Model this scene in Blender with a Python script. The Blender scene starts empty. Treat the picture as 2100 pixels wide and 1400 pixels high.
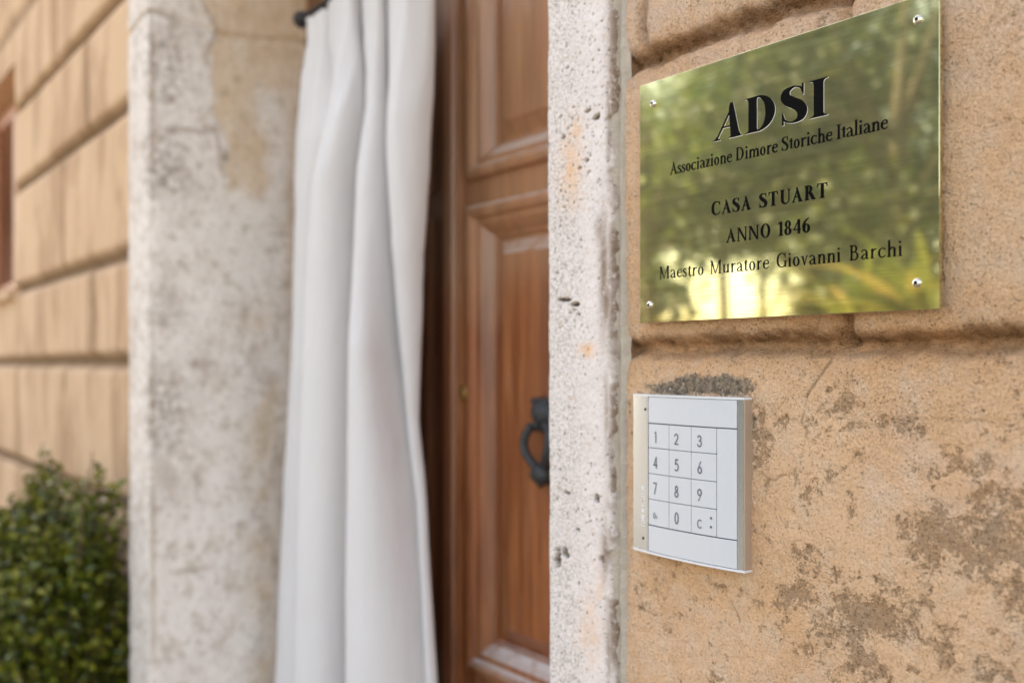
import bpy, bmesh, math, random
import numpy as np
from mathutils import Vector, Matrix
from mathutils.geometry import tessellate_polygon

R = math.radians
random.seed(7)
RNG = np.random.default_rng(7)
SC = bpy.context.scene
COL = SC.collection

# ------------------------------------------------------------------ camera
LENS = 35.0
FPX = LENS / 36.0 * 2100.0            # focal length in photograph pixels
PXC, PYH = 1050.0, 745.0              # image centre column, horizon row
TH = math.atan((1050 + 440) / FPX)    # angle between the optical axis and the facade
CT, ST = math.cos(TH), math.sin(TH)
CAM = Vector((0.0, -0.655, 1.5))
FWD = Vector((-CT, ST, 0)); RGT = Vector((ST, CT, 0)); UP = Vector((0, 0, 1))

def ray(px, py):
    return FWD + RGT * ((px - PXC) / FPX) + UP * ((PYH - py) / FPX)

def at(px, py, Y=0.0):
    """point of the photograph on the facade-parallel plane y = Y"""
    d = ray(px, py); t = (Y - CAM.y) / d.y
    return CAM + d * t

def at_x(px, py, X):
    d = ray(px, py); t = (X - CAM.x) / d.x
    return CAM + d * t

cam = bpy.data.cameras.new("camera")
cam_o = bpy.data.objects.new("camera", cam); COL.objects.link(cam_o)
cam_o.location = CAM
cam_o.rotation_euler = FWD.to_track_quat('-Z', 'Y').to_euler()
cam.lens = LENS; cam.sensor_width = 36.0
cam.shift_y = (PYH - 700.0) / 2100.0
cam.clip_start = 0.02; cam.clip_end = 500
cam.dof.use_dof = True
cam.dof.focus_distance = 0.80
cam.dof.aperture_fstop = 4.0
SC.camera = cam_o

# ------------------------------------------------------------------ world, sun, exposure
SUN_EL, SUN_AZ = R(46), R(-52)        # azimuth measured from +y towards +x: sun behind the house, front in open shade
w = bpy.data.worlds.new("World"); SC.world = w; w.use_nodes = True
wn = w.node_tree.nodes; wl = w.node_tree.links
bg = wn["Background"]
sky = wn.new("ShaderNodeTexSky"); sky.sky_type = 'NISHITA'
sky.sun_disc = False; sky.sun_elevation = SUN_EL; sky.sun_rotation = SUN_AZ
sky.air_density = 0.8; sky.dust_density = 1.6; sky.ozone_density = 0.2
sky_tint = wn.new("ShaderNodeMix"); sky_tint.data_type = 'RGBA'; sky_tint.blend_type = 'MULTIPLY'
sky_tint.inputs[0].default_value = 1.0
sky_tint.inputs[7].default_value = (1.30, 1.0, 0.73, 1)       # warm tint over the blue sky, added to balance the light's colour
wl.new(sky.outputs[0], sky_tint.inputs[6]); wl.new(sky_tint.outputs[2], bg.inputs[0])
bg.inputs[1].default_value = 0.15
sl = bpy.data.lights.new("sun", 'SUN'); sl.energy = 4.8; sl.angle = R(0.53); sl.color = (1.0, 0.94, 0.84)
sun = bpy.data.objects.new("sun", sl); COL.objects.link(sun)
sdir = Vector((math.sin(SUN_AZ) * math.cos(SUN_EL), math.cos(SUN_AZ) * math.cos(SUN_EL), math.sin(SUN_EL)))
sun.rotation_euler = sdir.to_track_quat('Z', 'Y').to_euler()
sun.location = sdir * 40
SC.view_settings.view_transform = 'Standard'
SC.view_settings.look = 'None'
SC.view_settings.gamma = 1.0
SC.view_settings.exposure = 2.72
SC.render.engine = 'CYCLES'
SC.cycles.max_bounces = 8
SC.cycles.diffuse_bounces = 5
SC.cycles.glossy_bounces = 4
SC.cycles.sample_clamp_indirect = 8.0
SC.cycles.use_denoising = True

# ------------------------------------------------------------------ numpy noise
def _hash(ix, iy, seed):
    h = (ix.astype(np.int64) * 374761393 + iy.astype(np.int64) * 668265263 + seed * 1442695041) & 0xFFFFFFFF
    h = ((h ^ (h >> 13)) * 1274126177) & 0xFFFFFFFF
    h = (h ^ (h >> 16)) & 0xFFFFFFFF
    return h / 4294967295.0

def vnoise(x, y, seed=0):
    x = np.asarray(x, float); y = np.asarray(y, float)
    ix = np.floor(x); iy = np.floor(y); fx = x - ix; fy = y - iy
    ux = fx * fx * fx * (fx * (fx * 6 - 15) + 10); uy = fy * fy * fy * (fy * (fy * 6 - 15) + 10)
    a = _hash(ix, iy, seed); b = _hash(ix + 1, iy, seed); c = _hash(ix, iy + 1, seed); d = _hash(ix + 1, iy + 1, seed)
    return (a * (1 - ux) + b * ux) * (1 - uy) + (c * (1 - ux) + d * ux) * uy

def fbm(x, y, f, octv=4, seed=0, gain=0.5):
    s = 0; a = 1; n = 0
    for k in range(octv):
        ca, sa = math.cos(k * 0.7), math.sin(k * 0.7)
        s = s + a * vnoise((x * ca - y * sa) * f, (x * sa + y * ca) * f, seed + k * 17); n += a; a *= gain; f *= 2.03
    return s / n

def sstep(a, b, x):
    t = np.clip((x - a) / (b - a), 0, 1); return t * t * (3 - 2 * t)

def seg_dist(X, Z, pts):
    d = np.full(X.shape, 1e9)
    for (x0, z0), (x1, z1) in zip(pts[:-1], pts[1:]):
        vx, vz = x1 - x0, z1 - z0; L = vx * vx + vz * vz + 1e-12
        t = np.clip(((X - x0) * vx + (Z - z0) * vz) / L, 0, 1)
        d = np.minimum(d, np.hypot(X - x0 - t * vx, Z - z0 - t * vz))
    return d

# ------------------------------------------------------------------ object helpers
def tag(o, label=None, cat=None, group=None, kind=None):
    if label: o["label"] = label
    if cat: o["category"] = cat
    if group: o["group"] = group
    if kind: o["kind"] = kind
    return o

def thing(name, label, cat, loc=(0, 0, 0), group=None, kind=None):
    o = bpy.data.objects.new(name, None); o.empty_display_size = 0.05
    COL.objects.link(o); o.location = loc
    return tag(o, label, cat, group, kind)

def link(name, me, mat, parent=None, smooth=False):
    o = bpy.data.objects.new(name, me); COL.objects.link(o)
    for m in (mat if isinstance(mat, (list, tuple)) else [mat]):
        if m: me.materials.append(m)
    if smooth:
        me.polygons.foreach_set("use_smooth", np.ones(len(me.polygons), bool))
    if parent:
        o.parent = parent
        o.matrix_parent_inverse = Matrix.Translation(-parent_loc(parent))
    return o

def parent_loc(p):
    v = Vector(p.location)
    return v if p.parent is None else v * 1.0

class MB:
    """collects shapes (world coordinates) for ONE mesh"""
    def __init__(s): s.v = []; s.f = []; s.m = []
    def add(s, verts, faces, m=0):
        b = len(s.v); s.v += [tuple(v) for v in verts]
        for f in faces: s.f.append([b + i for i in f]); s.m.append(m)
    def box(s, x0, x1, y0, y1, z0, z1, m=0):
        s.add([(x0, y0, z0), (x1, y0, z0), (x1, y1, z0), (x0, y1, z0), (x0, y0, z1), (x1, y0, z1), (x1, y1, z1), (x0, y1, z1)],
              [(0, 3, 2, 1), (4, 5, 6, 7), (0, 1, 5, 4), (1, 2, 6, 5), (2, 3, 7, 6), (3, 0, 4, 7)], m)
    def tube(s, pts, rad, n=10, m=0, cap=True):
        pts = [Vector(p) for p in pts]
        rad = rad if isinstance(rad, (list, tuple)) else [rad] * len(pts)
        vs = []; up = Vector((0.13, 0.31, 0.94))
        for i, p in enumerate(pts):
            t = (pts[min(i + 1, len(pts) - 1)] - pts[max(i - 1, 0)]).normalized()
            a = t.cross(up);
            if a.length < 1e-3: a = t.cross(Vector((1, 0, 0)))
            a.normalize(); b = t.cross(a)
            for k in range(n):
                an = 2 * math.pi * k / n
                vs.append(p + (a * math.cos(an) + b * math.sin(an)) * rad[i])
        fs = []
        for i in range(len(pts) - 1):
            for k in range(n):
                k2 = (k + 1) % n
                fs.append((i * n + k, i * n + k2, (i + 1) * n + k2, (i + 1) * n + k))
        if cap:
            fs.append(tuple(range(n - 1, -1, -1))); fs.append(tuple((len(pts) - 1) * n + k for k in range(n)))
        s.add(vs, fs, m)
    def lathe(s, centre, prof, axis='y', n=24, m=0, sx=1.0, sz=1.0):
        """prof: (radius, offset along axis); axis y means towards the viewer is -y"""
        c = Vector(centre); vs = []
        for r, h in prof:
            for k in range(n):
                an = 2 * math.pi * k / n
                if axis == 'y': vs.append(c + Vector((r * math.cos(an) * sx, h, r * math.sin(an) * sz)))
                elif axis == 'x': vs.append(c + Vector((h, r * math.cos(an), r * math.sin(an))))
                else: vs.append(c + Vector((r * math.cos(an) * sx, r * math.sin(an) * sz, h)))
        fs = []
        for i in range(len(prof) - 1):
            for k in range(n):
                k2 = (k + 1) % n
                fs.append((i * n + k, i * n + k2, (i + 1) * n + k2, (i + 1) * n + k))
        fs.append(tuple(range(n))); fs.append(tuple((len(prof) - 1) * n + k for k in range(n)))
        s.add(vs, fs, m)
    def poly(s, loops, fn, m=0):
        """filled polygon with holes; fn maps (a, b) to a world point"""
        L = [[Vector((p[0], p[1], 0)) for p in lp] for lp in loops]
        flat = [p for lp in L for p in lp]
        tris = tessellate_polygon(L)
        s.add([fn(p.x, p.y) for p in flat], [tuple(t) for t in tris], m)
    def build(s, name, mat, parent=None, smooth=False, bevel=0, recalc=True):
        me = bpy.data.meshes.new(name); me.from_pydata(s.v, [], s.f)
        me.polygons.foreach_set("material_index", np.array(s.m, dtype=np.int32))
        if recalc:
            bm = bmesh.new(); bm.from_mesh(me)
            bmesh.ops.recalc_face_normals(bm, faces=bm.faces); bm.to_mesh(me); bm.free()
        me.update()
        o = link(name, me, mat, parent, smooth)
        if bevel:
            b = o.modifiers.new("bevel", 'BEVEL'); b.width = bevel; b.segments = 2; b.limit_method = 'ANGLE'; b.angle_limit = R(40)
        return o

def grid_obj(name, X, Y, Z, mat, parent=None, attrs=None, keep=None, flip=False):
    nz, nx = X.shape
    me = bpy.data.meshes.new(name)
    idx = np.arange(nz * nx).reshape(nz, nx)
    q = np.stack([idx[:-1, :-1], idx[:-1, 1:], idx[1:, 1:], idx[1:, :-1]], -1).reshape(-1, 4)
    if flip: q = q[:, ::-1]
    if keep is not None: q = q[keep.reshape(-1)]
    me.vertices.add(nz * nx)
    me.vertices.foreach_set("co", np.stack([X, Y, Z], -1).astype(np.float32).reshape(-1))
    me.loops.add(q.size); me.loops.foreach_set("vertex_index", q.reshape(-1).astype(np.int32))
    me.polygons.add(len(q)); me.polygons.foreach_set("loop_start", (np.arange(len(q)) * 4).astype(np.int32))
    for k, a in (attrs or {}).items():
        at_ = me.attributes.new(k, 'FLOAT', 'POINT'); at_.data.foreach_set("value", a.astype(np.float32).reshape(-1))
    me.update(calc_edges=True); me.validate()
    return link(name, me, mat, parent, True)

# ------------------------------------------------------------------ materials
class NT:
    def __init__(s, name):
        s.m = bpy.data.materials.new(name); s.m.use_nodes = True
        s.n = s.m.node_tree.nodes; s.l = s.m.node_tree.links
        s.b = s.n["Principled BSDF"]
        s._co = None
    def co(s, scale=(1, 1, 1), rot=(0, 0, 0)):
        if s._co is None: s._co = s.n.new("ShaderNodeTexCoord")
        mp = s.n.new("ShaderNodeMapping"); mp.inputs[3].default_value = scale; mp.inputs[2].default_value = rot
        s.l.new(s._co.outputs["Object"], mp.inputs[0]); return mp.outputs[0]
    def noise(s, scale, detail=4, rough=0.55, vec=None, dist=0.0):
        t = s.n.new("ShaderNodeTexNoise"); t.inputs["Scale"].default_value = scale
        t.inputs["Detail"].default_value = detail; t.inputs["Roughness"].default_value = rough
        t.inputs["Distortion"].default_value = dist
        s.l.new(vec if vec is not None else s.co(), t.inputs["Vector"]); return t.outputs["Fac"]
    def voro(s, scale, vec=None, feat='F1', rnd=1.0):
        t = s.n.new("ShaderNodeTexVoronoi"); t.feature = feat; t.inputs["Scale"].default_value = scale
        t.inputs["Randomness"].default_value = rnd
        s.l.new(vec if vec is not None else s.co(), t.inputs["Vector"]); return t.outputs["Distance"]
    def attr(s, name):
        a = s.n.new("ShaderNodeAttribute"); a.attribute_name = name; return a.outputs["Fac"]
    def val(s, v):
        n = s.n.new("ShaderNodeValue"); n.outputs[0].default_value = v; return n.outputs[0]
    def math(s, op, a, b=None, c=None, clamp=False):
        n = s.n.new("ShaderNodeMath"); n.operation = op; n.use_clamp = clamp
        for i, x in enumerate((a, b, c)):
            if x is None: continue
            if isinstance(x, (int, float)): n.inputs[i].default_value = x
            else: s.l.new(x, n.inputs[i])
        return n.outputs[0]
    def ss(s, x, a, b):
        n = s.n.new("ShaderNodeMapRange"); n.interpolation_type = 'SMOOTHSTEP'
        n.inputs[1].default_value = a; n.inputs[2].default_value = b
        s.l.new(x, n.inputs[0]); return n.outputs[0]
    def mr(s, x, a, b, c, d):
        n = s.n.new("ShaderNodeMapRange")
        for i, v in enumerate((a, b, c, d)): n.inputs[i + 1].default_value = v
        s.l.new(x, n.inputs[0]); return n.outputs[0]
    def mix(s, f, a, b, mode='MIX'):
        n = s.n.new("ShaderNodeMix"); n.data_type = 'RGBA'; n.blend_type = mode
        for i, x in ((0, f), (6, a), (7, b)):
            if isinstance(x, (int, float)): n.inputs[i].default_value = x
            elif isinstance(x, tuple): n.inputs[i].default_value = (*x, 1) if len(x) == 3 else x
            else: s.l.new(x, n.inputs[i])
        return n.outputs[2]
    def color(s, c): 
        if isinstance(c, tuple): s.b.inputs["Base Color"].default_value = (*c, 1)
        else: s.l.new(c, s.b.inputs["Base Color"])
    def set(s, name, v):
        if isinstance(v, (int, float)): s.b.inputs[name].default_value = v
        elif isinstance(v, tuple): s.b.inputs[name].default_value = v
        else: s.l.new(v, s.b.inputs[name])
    def bump(s, h, dist, strength=1.0, prev=None):
        n = s.n.new("ShaderNodeBump"); n.inputs["Distance"].default_value = dist; n.inputs["Strength"].default_value = strength
        s.l.new(h, n.inputs["Height"])
        if prev is not None: s.l.new(prev, n.inputs["Normal"])
        s.l.new(n.outputs[0], s.b.inputs["Normal"]); return n.outputs[0]

def simple(name, col, rough=0.6, metal=0.0, var=0.12, nscale=30, bumpd=0.0, bscale=200):
    t = NT(name); n = t.noise(nscale, 5)
    a = tuple(c * (1 - var) for c in col); b = tuple(min(1, c * (1 + var)) for c in col)
    t.color(t.mix(n, a, b)); t.set("Roughness", t.mr(t.noise(nscale * 2.3, 3), 0.2, 0.8, max(0, rough - 0.08), min(1, rough + 0.08)))
    t.set("Metallic", metal)
    if bumpd: t.bump(t.noise(bscale, 4), bumpd)
    return t.m

def mat_plaster():
    t = NT("ochre_plaster")
    big = t.noise(5.0, 4, 0.6); med = t.noise(38, 5, 0.65); fine = t.noise(420, 4, 0.6)
    c = t.mix(t.ss(big, 0.35, 0.66), (0.81, 0.50, 0.275), (0.85, 0.575, 0.355))
    c = t.mix(t.ss(med, 0.42, 0.75), c, (0.82, 0.60, 0.41))
    c = t.mix(t.math('MULTIPLY', t.attr("pale"), t.ss(med, 0.2, 0.7)), c, (0.82, 0.61, 0.46))
    c = t.mix(t.math('MULTIPLY', t.attr("orange"), 0.55), c, (0.56, 0.27, 0.10))
    # fine pores and grains
    c = t.mix(t.math('MULTIPLY', t.ss(fine, 0.57, 0.68), 0.6), c, (0.40, 0.25, 0.14))
    c = t.mix(t.math('MULTIPLY', t.ss(t.noise(650, 2), 0.64, 0.74), 0.35), c, (0.80, 0.62, 0.46))
    c = t.mix(t.math('MULTIPLY', t.ss(t.noise(130, 5, 0.75), 0.52, 0.68), 0.22), c, (0.52, 0.31, 0.165))  # this and the next: dark specks painted in for faint relief shading
    c = t.mix(t.math('MULTIPLY', t.ss(t.noise(360, 5, 0.75), 0.54, 0.64), 0.36), c, (0.42, 0.24, 0.12))
    # open sandy pores
    vp = t.voro(300, rnd=1.0); vm = t.noise(60, 4, 0.7)
    pore = t.math('MULTIPLY', t.math('SUBTRACT', 1.0, t.ss(vp, 0.14, 0.34)), t.math('MULTIPLY', t.ss(vm, 0.42, 0.60), t.mr(t.attr("sandy"), 0, 1, 0.55, 1.0)))
    c = t.mix(t.math('MULTIPLY', pore, 0.62), c, (0.30, 0.165, 0.08))
    # peeled patches
    st = t.math('ADD', t.attr("stain"), t.mr(t.noise(330, 5, 0.78), 0.2, 0.8, -0.55, 0.55))
    m = t.ss(st, 0.42, 0.66)
    brown = t.mix(t.noise(90, 4), (0.30, 0.175, 0.085), (0.43, 0.285, 0.165))
    brown = t.mix(t.ss(t.noise(30, 3), 0.5, 0.7), brown, (0.30, 0.215, 0.135))
    brown = t.mix(t.math('MULTIPLY', t.ss(fine, 0.50, 0.60), 0.85), brown, (0.13, 0.072, 0.032))
    c = t.mix(t.math('MULTIPLY', m, 0.72), c, brown)
    # dirt lying in grooves and cracks
    d = t.math('MULTIPLY', t.attr("dirt"), t.mr(t.noise(120, 4, 0.7), 0.25, 0.7, 0.35, 1.0), clamp=True)
    c = t.mix(d, c, (0.17, 0.09, 0.035))
    # cement smear
    g = t.ss(t.math('ADD', t.attr("cement"), t.mr(t.noise(260, 5, 0.78), 0.2, 0.8, -0.4, 0.4)), 0.40, 0.70)
    gc = t.mix(t.ss(t.noise(150, 5, 0.75), 0.35, 0.65), (0.13, 0.10, 0.07), (0.40, 0.32, 0.23))
    gc = t.mix(t.math('MULTIPLY', t.ss(t.noise(700, 3, 0.7), 0.52, 0.64), 0.6), gc, (0.09, 0.065, 0.045))
    gc = t.mix(t.ss(t.noise(210, 2), 0.685, 0.71), gc, (0.78, 0.75, 0.71))
    c = t.mix(g, c, gc)
    t.color(c); t.set("Roughness", 0.92); t.set("Specular IOR Level", 0.25)
    p = t.bump(t.noise(240, 6, 0.70), 0.0034)
    p = t.bump(t.math('MULTIPLY', t.voro(430, rnd=1.0), t.mr(t.attr("sandy"), 0, 1, 0.35, 1.0)), 0.0022, 1.0, p)
    p = t.bump(t.math('SUBTRACT', 1.0, pore), 0.0010, 1.0, p)
    t.bump(t.noise(850, 4, 0.65), 0.0016, 1.0, p)
    return t.m

def mat_far_plaster():
    t = NT("ochre_plaster_far")
    str_ = t.noise(5.5, 3, 0.6, vec=t.co((1, 1, 0.34)), dist=0.4)
    c = t.mix(t.noise(3.0, 4), (0.565, 0.375, 0.22), (0.61, 0.425, 0.27))
    c = t.mix(t.math('MULTIPLY', t.ss(str_, 0.42, 0.64), 0.85), c, (0.40, 0.245, 0.135))
    c = t.mix(t.math('MULTIPLY', t.ss(t.noise(9, 5, 0.7, vec=t.co((1, 1, 0.35))), 0.55, 0.72), 0.5), c, (0.74, 0.52, 0.33))
    c = t.mix(t.attr("dirt"), c, (0.13, 0.07, 0.025))
    t.color(c); t.set("Roughness", 0.93)
    t.bump(t.noise(90, 5, 0.65), 0.003)
    return t.m

def mat_travertine():
    t = NT("pitted_white_stone")
    n1 = t.noise(22, 5, 0.6)
    c = t.mix(n1, (0.65, 0.58, 0.55), (0.76, 0.70, 0.67))
    c = t.mix(t.math('MULTIPLY', t.attr("grey"), t.ss(t.noise(430, 4, 0.75), 0.48, 0.62)), c, (0.33, 0.32, 0.28))
    c = t.mix(t.math('MULTIPLY', t.ss(t.noise(240, 4, 0.75), 0.56, 0.66), 0.65), c, (0.36, 0.30, 0.25))
    c = t.mix(t.math('MULTIPLY', t.ss(t.noise(75, 4, 0.7, vec=t.co((1, 1, 1.9))), 0.58, 0.72), 0.5), c, (0.52, 0.38, 0.27))
    c = t.mix(t.math('MULTIPLY', t.attr("orange"), t.ss(t.noise(110, 4, 0.7), 0.3, 0.6)), c, (0.72, 0.42, 0.20))
    c = t.mix(t.math('MULTIPLY', t.attr("brown"), t.ss(t.noise(140, 4, 0.75), 0.2, 0.5)), c, (0.19, 0.125, 0.075))
    c = t.mix(t.attr("pit"), c, (0.13, 0.085, 0.05))
    t.color(c); t.set("Roughness", 0.8); t.set("Specular IOR Level", 0.3)
    p = t.bump(t.noise(160, 5, 0.65), 0.0012)
    t.bump(t.noise(600, 3), 0.0004, 1.0, p)
    return t.m

def mat_reveal():
    t = NT("limewashed_stone")
    n1 = t.noise(7, 6, 0.65)
    c = t.mix(n1, (0.68, 0.61, 0.55), (0.82, 0.755, 0.695))
    c = t.mix(t.math('MULTIPLY', t.ss(t.noise(26, 5, 0.7), 0.48, 0.68), 0.65), c, (0.44, 0.355, 0.27))
    c = t.mix(t.math('MULTIPLY', t.ss(t.noise(9, 6, 0.72, vec=t.co((1, 1, 0.6))), 0.50, 0.68), 0.55), c, (0.42, 0.33, 0.27))
    c = t.mix(t.math('MULTIPLY', t.attr("yellow"), t.mr(t.noise(18, 5, 0.7), 0.25, 0.7, 0.5, 1.0)), c, (0.58, 0.40, 0.22))
    c = t.mix(t.math('MULTIPLY', t.attr("grey"), t.ss(t.noise(55, 5, 0.75), 0.38, 0.62)), c, (0.27, 0.22, 0.19))
    c = t.mix(t.attr("brown"), c, (0.22, 0.135, 0.07))
    c = t.mix(t.math('MULTIPLY', t.ss(t.noise(85, 4, 0.7), 0.57, 0.68), 0.7), c, (0.24, 0.18, 0.14))
    t.color(c); t.set("Roughness", 0.88)
    t.bump(t.noise(75, 6, 0.7), 0.0016)
    return t.m

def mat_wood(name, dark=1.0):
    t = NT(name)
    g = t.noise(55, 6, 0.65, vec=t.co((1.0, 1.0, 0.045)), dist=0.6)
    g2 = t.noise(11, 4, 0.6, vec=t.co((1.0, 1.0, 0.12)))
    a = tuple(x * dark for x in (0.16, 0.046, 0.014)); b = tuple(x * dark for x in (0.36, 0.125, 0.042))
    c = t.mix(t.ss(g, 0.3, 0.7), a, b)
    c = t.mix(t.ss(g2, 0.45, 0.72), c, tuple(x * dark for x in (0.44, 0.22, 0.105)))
    c = t.mix(t.math('MULTIPLY', t.ss(t.noise(140, 3, 0.6, vec=t.co((1, 1, 0.05))), 0.60, 0.75), 0.4), c, tuple(x * dark for x in (0.09, 0.03, 0.012)))
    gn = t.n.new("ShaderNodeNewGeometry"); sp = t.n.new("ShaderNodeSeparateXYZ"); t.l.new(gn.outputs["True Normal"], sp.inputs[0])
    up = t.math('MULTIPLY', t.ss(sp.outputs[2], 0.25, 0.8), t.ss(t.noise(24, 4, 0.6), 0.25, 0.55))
    c = t.mix(t.math('MULTIPLY', up, 0.9), c, (0.68, 0.61, 0.57))          # upward faces painted paler as a highlight along the ledges
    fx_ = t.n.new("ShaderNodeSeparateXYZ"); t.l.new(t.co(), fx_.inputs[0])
    c = t.mix(t.math('MULTIPLY', t.ss(t.math('ADD', fx_.outputs[2], t.mr(t.noise(6, 4), 0, 1, -0.15, 0.15)), 1.55, 1.75), 0.34), c, tuple(x * dark for x in (0.52, 0.34, 0.20)))   # upper part lightened, sky sheen on the varnish put into the colour
    t.color(c); t.set("Roughness", t.mr(g, 0.2, 0.8, 0.34, 0.48)); t.set("Specular IOR Level", 0.5)
    t.set("Coat Weight", 0.25); t.set("Coat Roughness", 0.32)
    t.bump(g, 0.0008)
    return t.m

def mat_cloth():
    t = NT("white_linen")
    wv = t.noise(900, 2, 0.5)
    c = t.mix(t.noise(4, 3), (0.60, 0.575, 0.57), (0.65, 0.625, 0.615))
    t.color(c); t.set("Roughness", 0.95); t.set("Sheen Weight", 0.15); t.set("Specular IOR Level", 0.2)
    p = t.bump(t.noise(24, 4, 0.55, vec=t.co((1, 1, 0.35))), 0.004)
    t.bump(wv, 0.0004, 1.0, p)
    return t.m

def mat_brass():
    t = NT("brushed_brass")
    ln = t.noise(1.0, 3, 0.6, vec=t.co((14, 14, 900)))
    ln2 = t.noise(1.0, 2, 0.6, vec=t.co((7, 7, 420)))
    c = t.mix(ln2, (0.64, 0.61, 0.34), (0.70, 0.67, 0.40))
    c = t.mix(t.math('MULTIPLY', t.ss(ln, 0.46, 0.60), 0.34), c, (0.50, 0.44, 0.22))
    t.color(c); t.set("Metallic", 1.0)
    t.set("Roughness", t.mr(ln, 0.3, 0.7, 0.02, 0.045))
    t.bump(ln, 0.00001, 0.2)
    # the brushing also scatters light widely: a second, satin lobe
    b2 = t.n.new("ShaderNodeBsdfPrincipled"); b2.inputs["Metallic"].default_value = 1.0
    b2.inputs["Roughness"].default_value = 0.42; t.l.new(c, b2.inputs["Base Color"])
    mx = t.n.new("ShaderNodeMixShader")
    t.l.new(t.mr(ln2, 0.3, 0.7, 0.10, 0.15), mx.inputs[0])
    t.l.new(t.b.outputs[0], mx.inputs[1]); t.l.new(b2.outputs[0], mx.inputs[2])
    t.l.new(mx.outputs[0], t.n["Material Output"].inputs[0])
    return t.m

def mat_leaf(name, cols, rough=0.42, trans=0.25):
    t = NT(name)
    g = t.n.new("ShaderNodeNewGeometry")
    r = t.n.new("ShaderNodeValToRGB"); el = r.color_ramp.elements
    while len(el) < len(cols): el.new(0.5)
    for i, c in enumerate(cols): el[i].position = i / (len(cols) - 1); el[i].color = (*c, 1)
    t.l.new(g.outputs["Random Per Island"], r.inputs[0])
    t.color(r.outputs[0]); t.set("Roughness", rough)
    if trans:
        tr = t.n.new("ShaderNodeBsdfTranslucent"); t.l.new(r.outputs[0], tr.inputs[0])
        mx = t.n.new("ShaderNodeMixShader"); mx.inputs[0].default_value = trans
        t.l.new(t.b.outputs[0], mx.inputs[1]); t.l.new(tr.outputs[0], mx.inputs[2])
        t.l.new(mx.outputs[0], t.n["Material Output"].inputs[0])
    return t.m

M = {}
M['plaster'] = mat_plaster(); M['plaster_far'] = mat_far_plaster()
M['trav'] = mat_travertine(); M['reveal'] = mat_reveal()
M['wood'] = mat_wood("varnished_wood"); M['wood_dark'] = mat_wood("varnished_wood_shaded", 0.6)  # left leaf and frame: same wood with recess shade put into its colour
M['cloth'] = mat_cloth(); M['brass'] = mat_brass()
M['mortar'] = simple("lime_mortar", (0.42, 0.365, 0.295), 0.95, 0, 0.3, 60, 0.002, 300)
M['iron'] = simple("patinated_iron", (0.05, 0.055, 0.058), 0.48, 0.55, 0.5, 120, 0.0015, 260)
M['dark_iron'] = simple("dark_iron", (0.03, 0.03, 0.035), 0.5, 0.4, 0.2)
M['ink'] = simple("black_enamel", (0.002, 0.002, 0.002), 0.6, 0, 0.1)
M['ink'].node_tree.nodes["Principled BSDF"].inputs["Specular IOR Level"].default_value = 0.04
M['glint'] = simple("letter_edge_glint", (0.86, 0.82, 0.74), 0.5, 0.35, 0.04)  # pale offset copy under the letters, a painted edge highlight
M['steel'] = simple("screw_steel", (0.72, 0.69, 0.63), 0.22, 1.0, 0.05)
M['alu'] = None
M['white'] = simple("white_plastic", (0.53, 0.55, 0.58), 0.34, 0, 0.02)
M['gap'] = simple("dark_gap", (0.05, 0.055, 0.065), 0.7, 0, 0.1)
M['grey'] = simple("grey_print", (0.10, 0.115, 0.15), 0.5, 0, 0.1)
M['clear'] = simple("edge_plastic", (0.36, 0.27, 0.20), 0.18, 0.0, 0.05)
M['cap'] = simple("end_cap_plastic", (0.62, 0.63, 0.65), 0.25, 0.0, 0.03)
M['brass_old'] = simple("old_brass", (0.48, 0.30, 0.10), 0.45, 0.8, 0.2)
M['shutter'] = simple("shutter_paint", (0.42, 0.20, 0.115), 0.5, 0, 0.25, 8)
M['roof'] = simple("roof_tiles", (0.30, 0.14, 0.08), 0.9, 0, 0.3, 6)
M['bark'] = simple("bark", (0.07, 0.055, 0.035), 0.9, 0, 0.3, 12, 0.01, 40)
M['twig'] = simple("twig", (0.10, 0.065, 0.035), 0.8, 0, 0.3, 60)
M['paving'] = simple("stone_paving", (0.25, 0.22, 0.185), 0.9, 0, 0.18, 4, 0.004, 60)
M['pale_wall'] = simple("pale_render", (0.78, 0.75, 0.69), 0.9, 0, 0.05, 3)
def _alu():
    t = NT("brushed_aluminium")
    ln = t.noise(1.0, 3, 0.6, vec=t.co((1400, 1400, 12)))
    t.color(t.mix(ln, (0.37, 0.41, 0.48), (0.38, 0.42, 0.49))); t.set("Metallic", 1.0)
    t.set("Roughness", 0.27); return t.m
M['alu'] = _alu()
M['box_leaf'] = mat_leaf("box_leaf", [(0.03, 0.045, 0.006), (0.075, 0.098, 0.011), (0.145, 0.165, 0.016), (0.27, 0.26, 0.026)], 0.25, 0.25)
M['tree_leaf'] = mat_leaf("tree_leaf", [(0.032, 0.058, 0.010), (0.05, 0.085, 0.014), (0.085, 0.12, 0.018), (0.17, 0.19, 0.026)], 0.45, 0.55)
M['dark_leaf'] = mat_leaf("dark_tree_leaf", [(0.010, 0.022, 0.006), (0.02, 0.036, 0.008), (0.038, 0.055, 0.011), (0.085, 0.09, 0.018)], 0.5, 0.5)
M['blade_leaf'] = mat_leaf("blade_leaf", [(0.07, 0.10, 0.02), (0.15, 0.15, 0.035), (0.32, 0.23, 0.07)], 0.35, 0.45)

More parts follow.
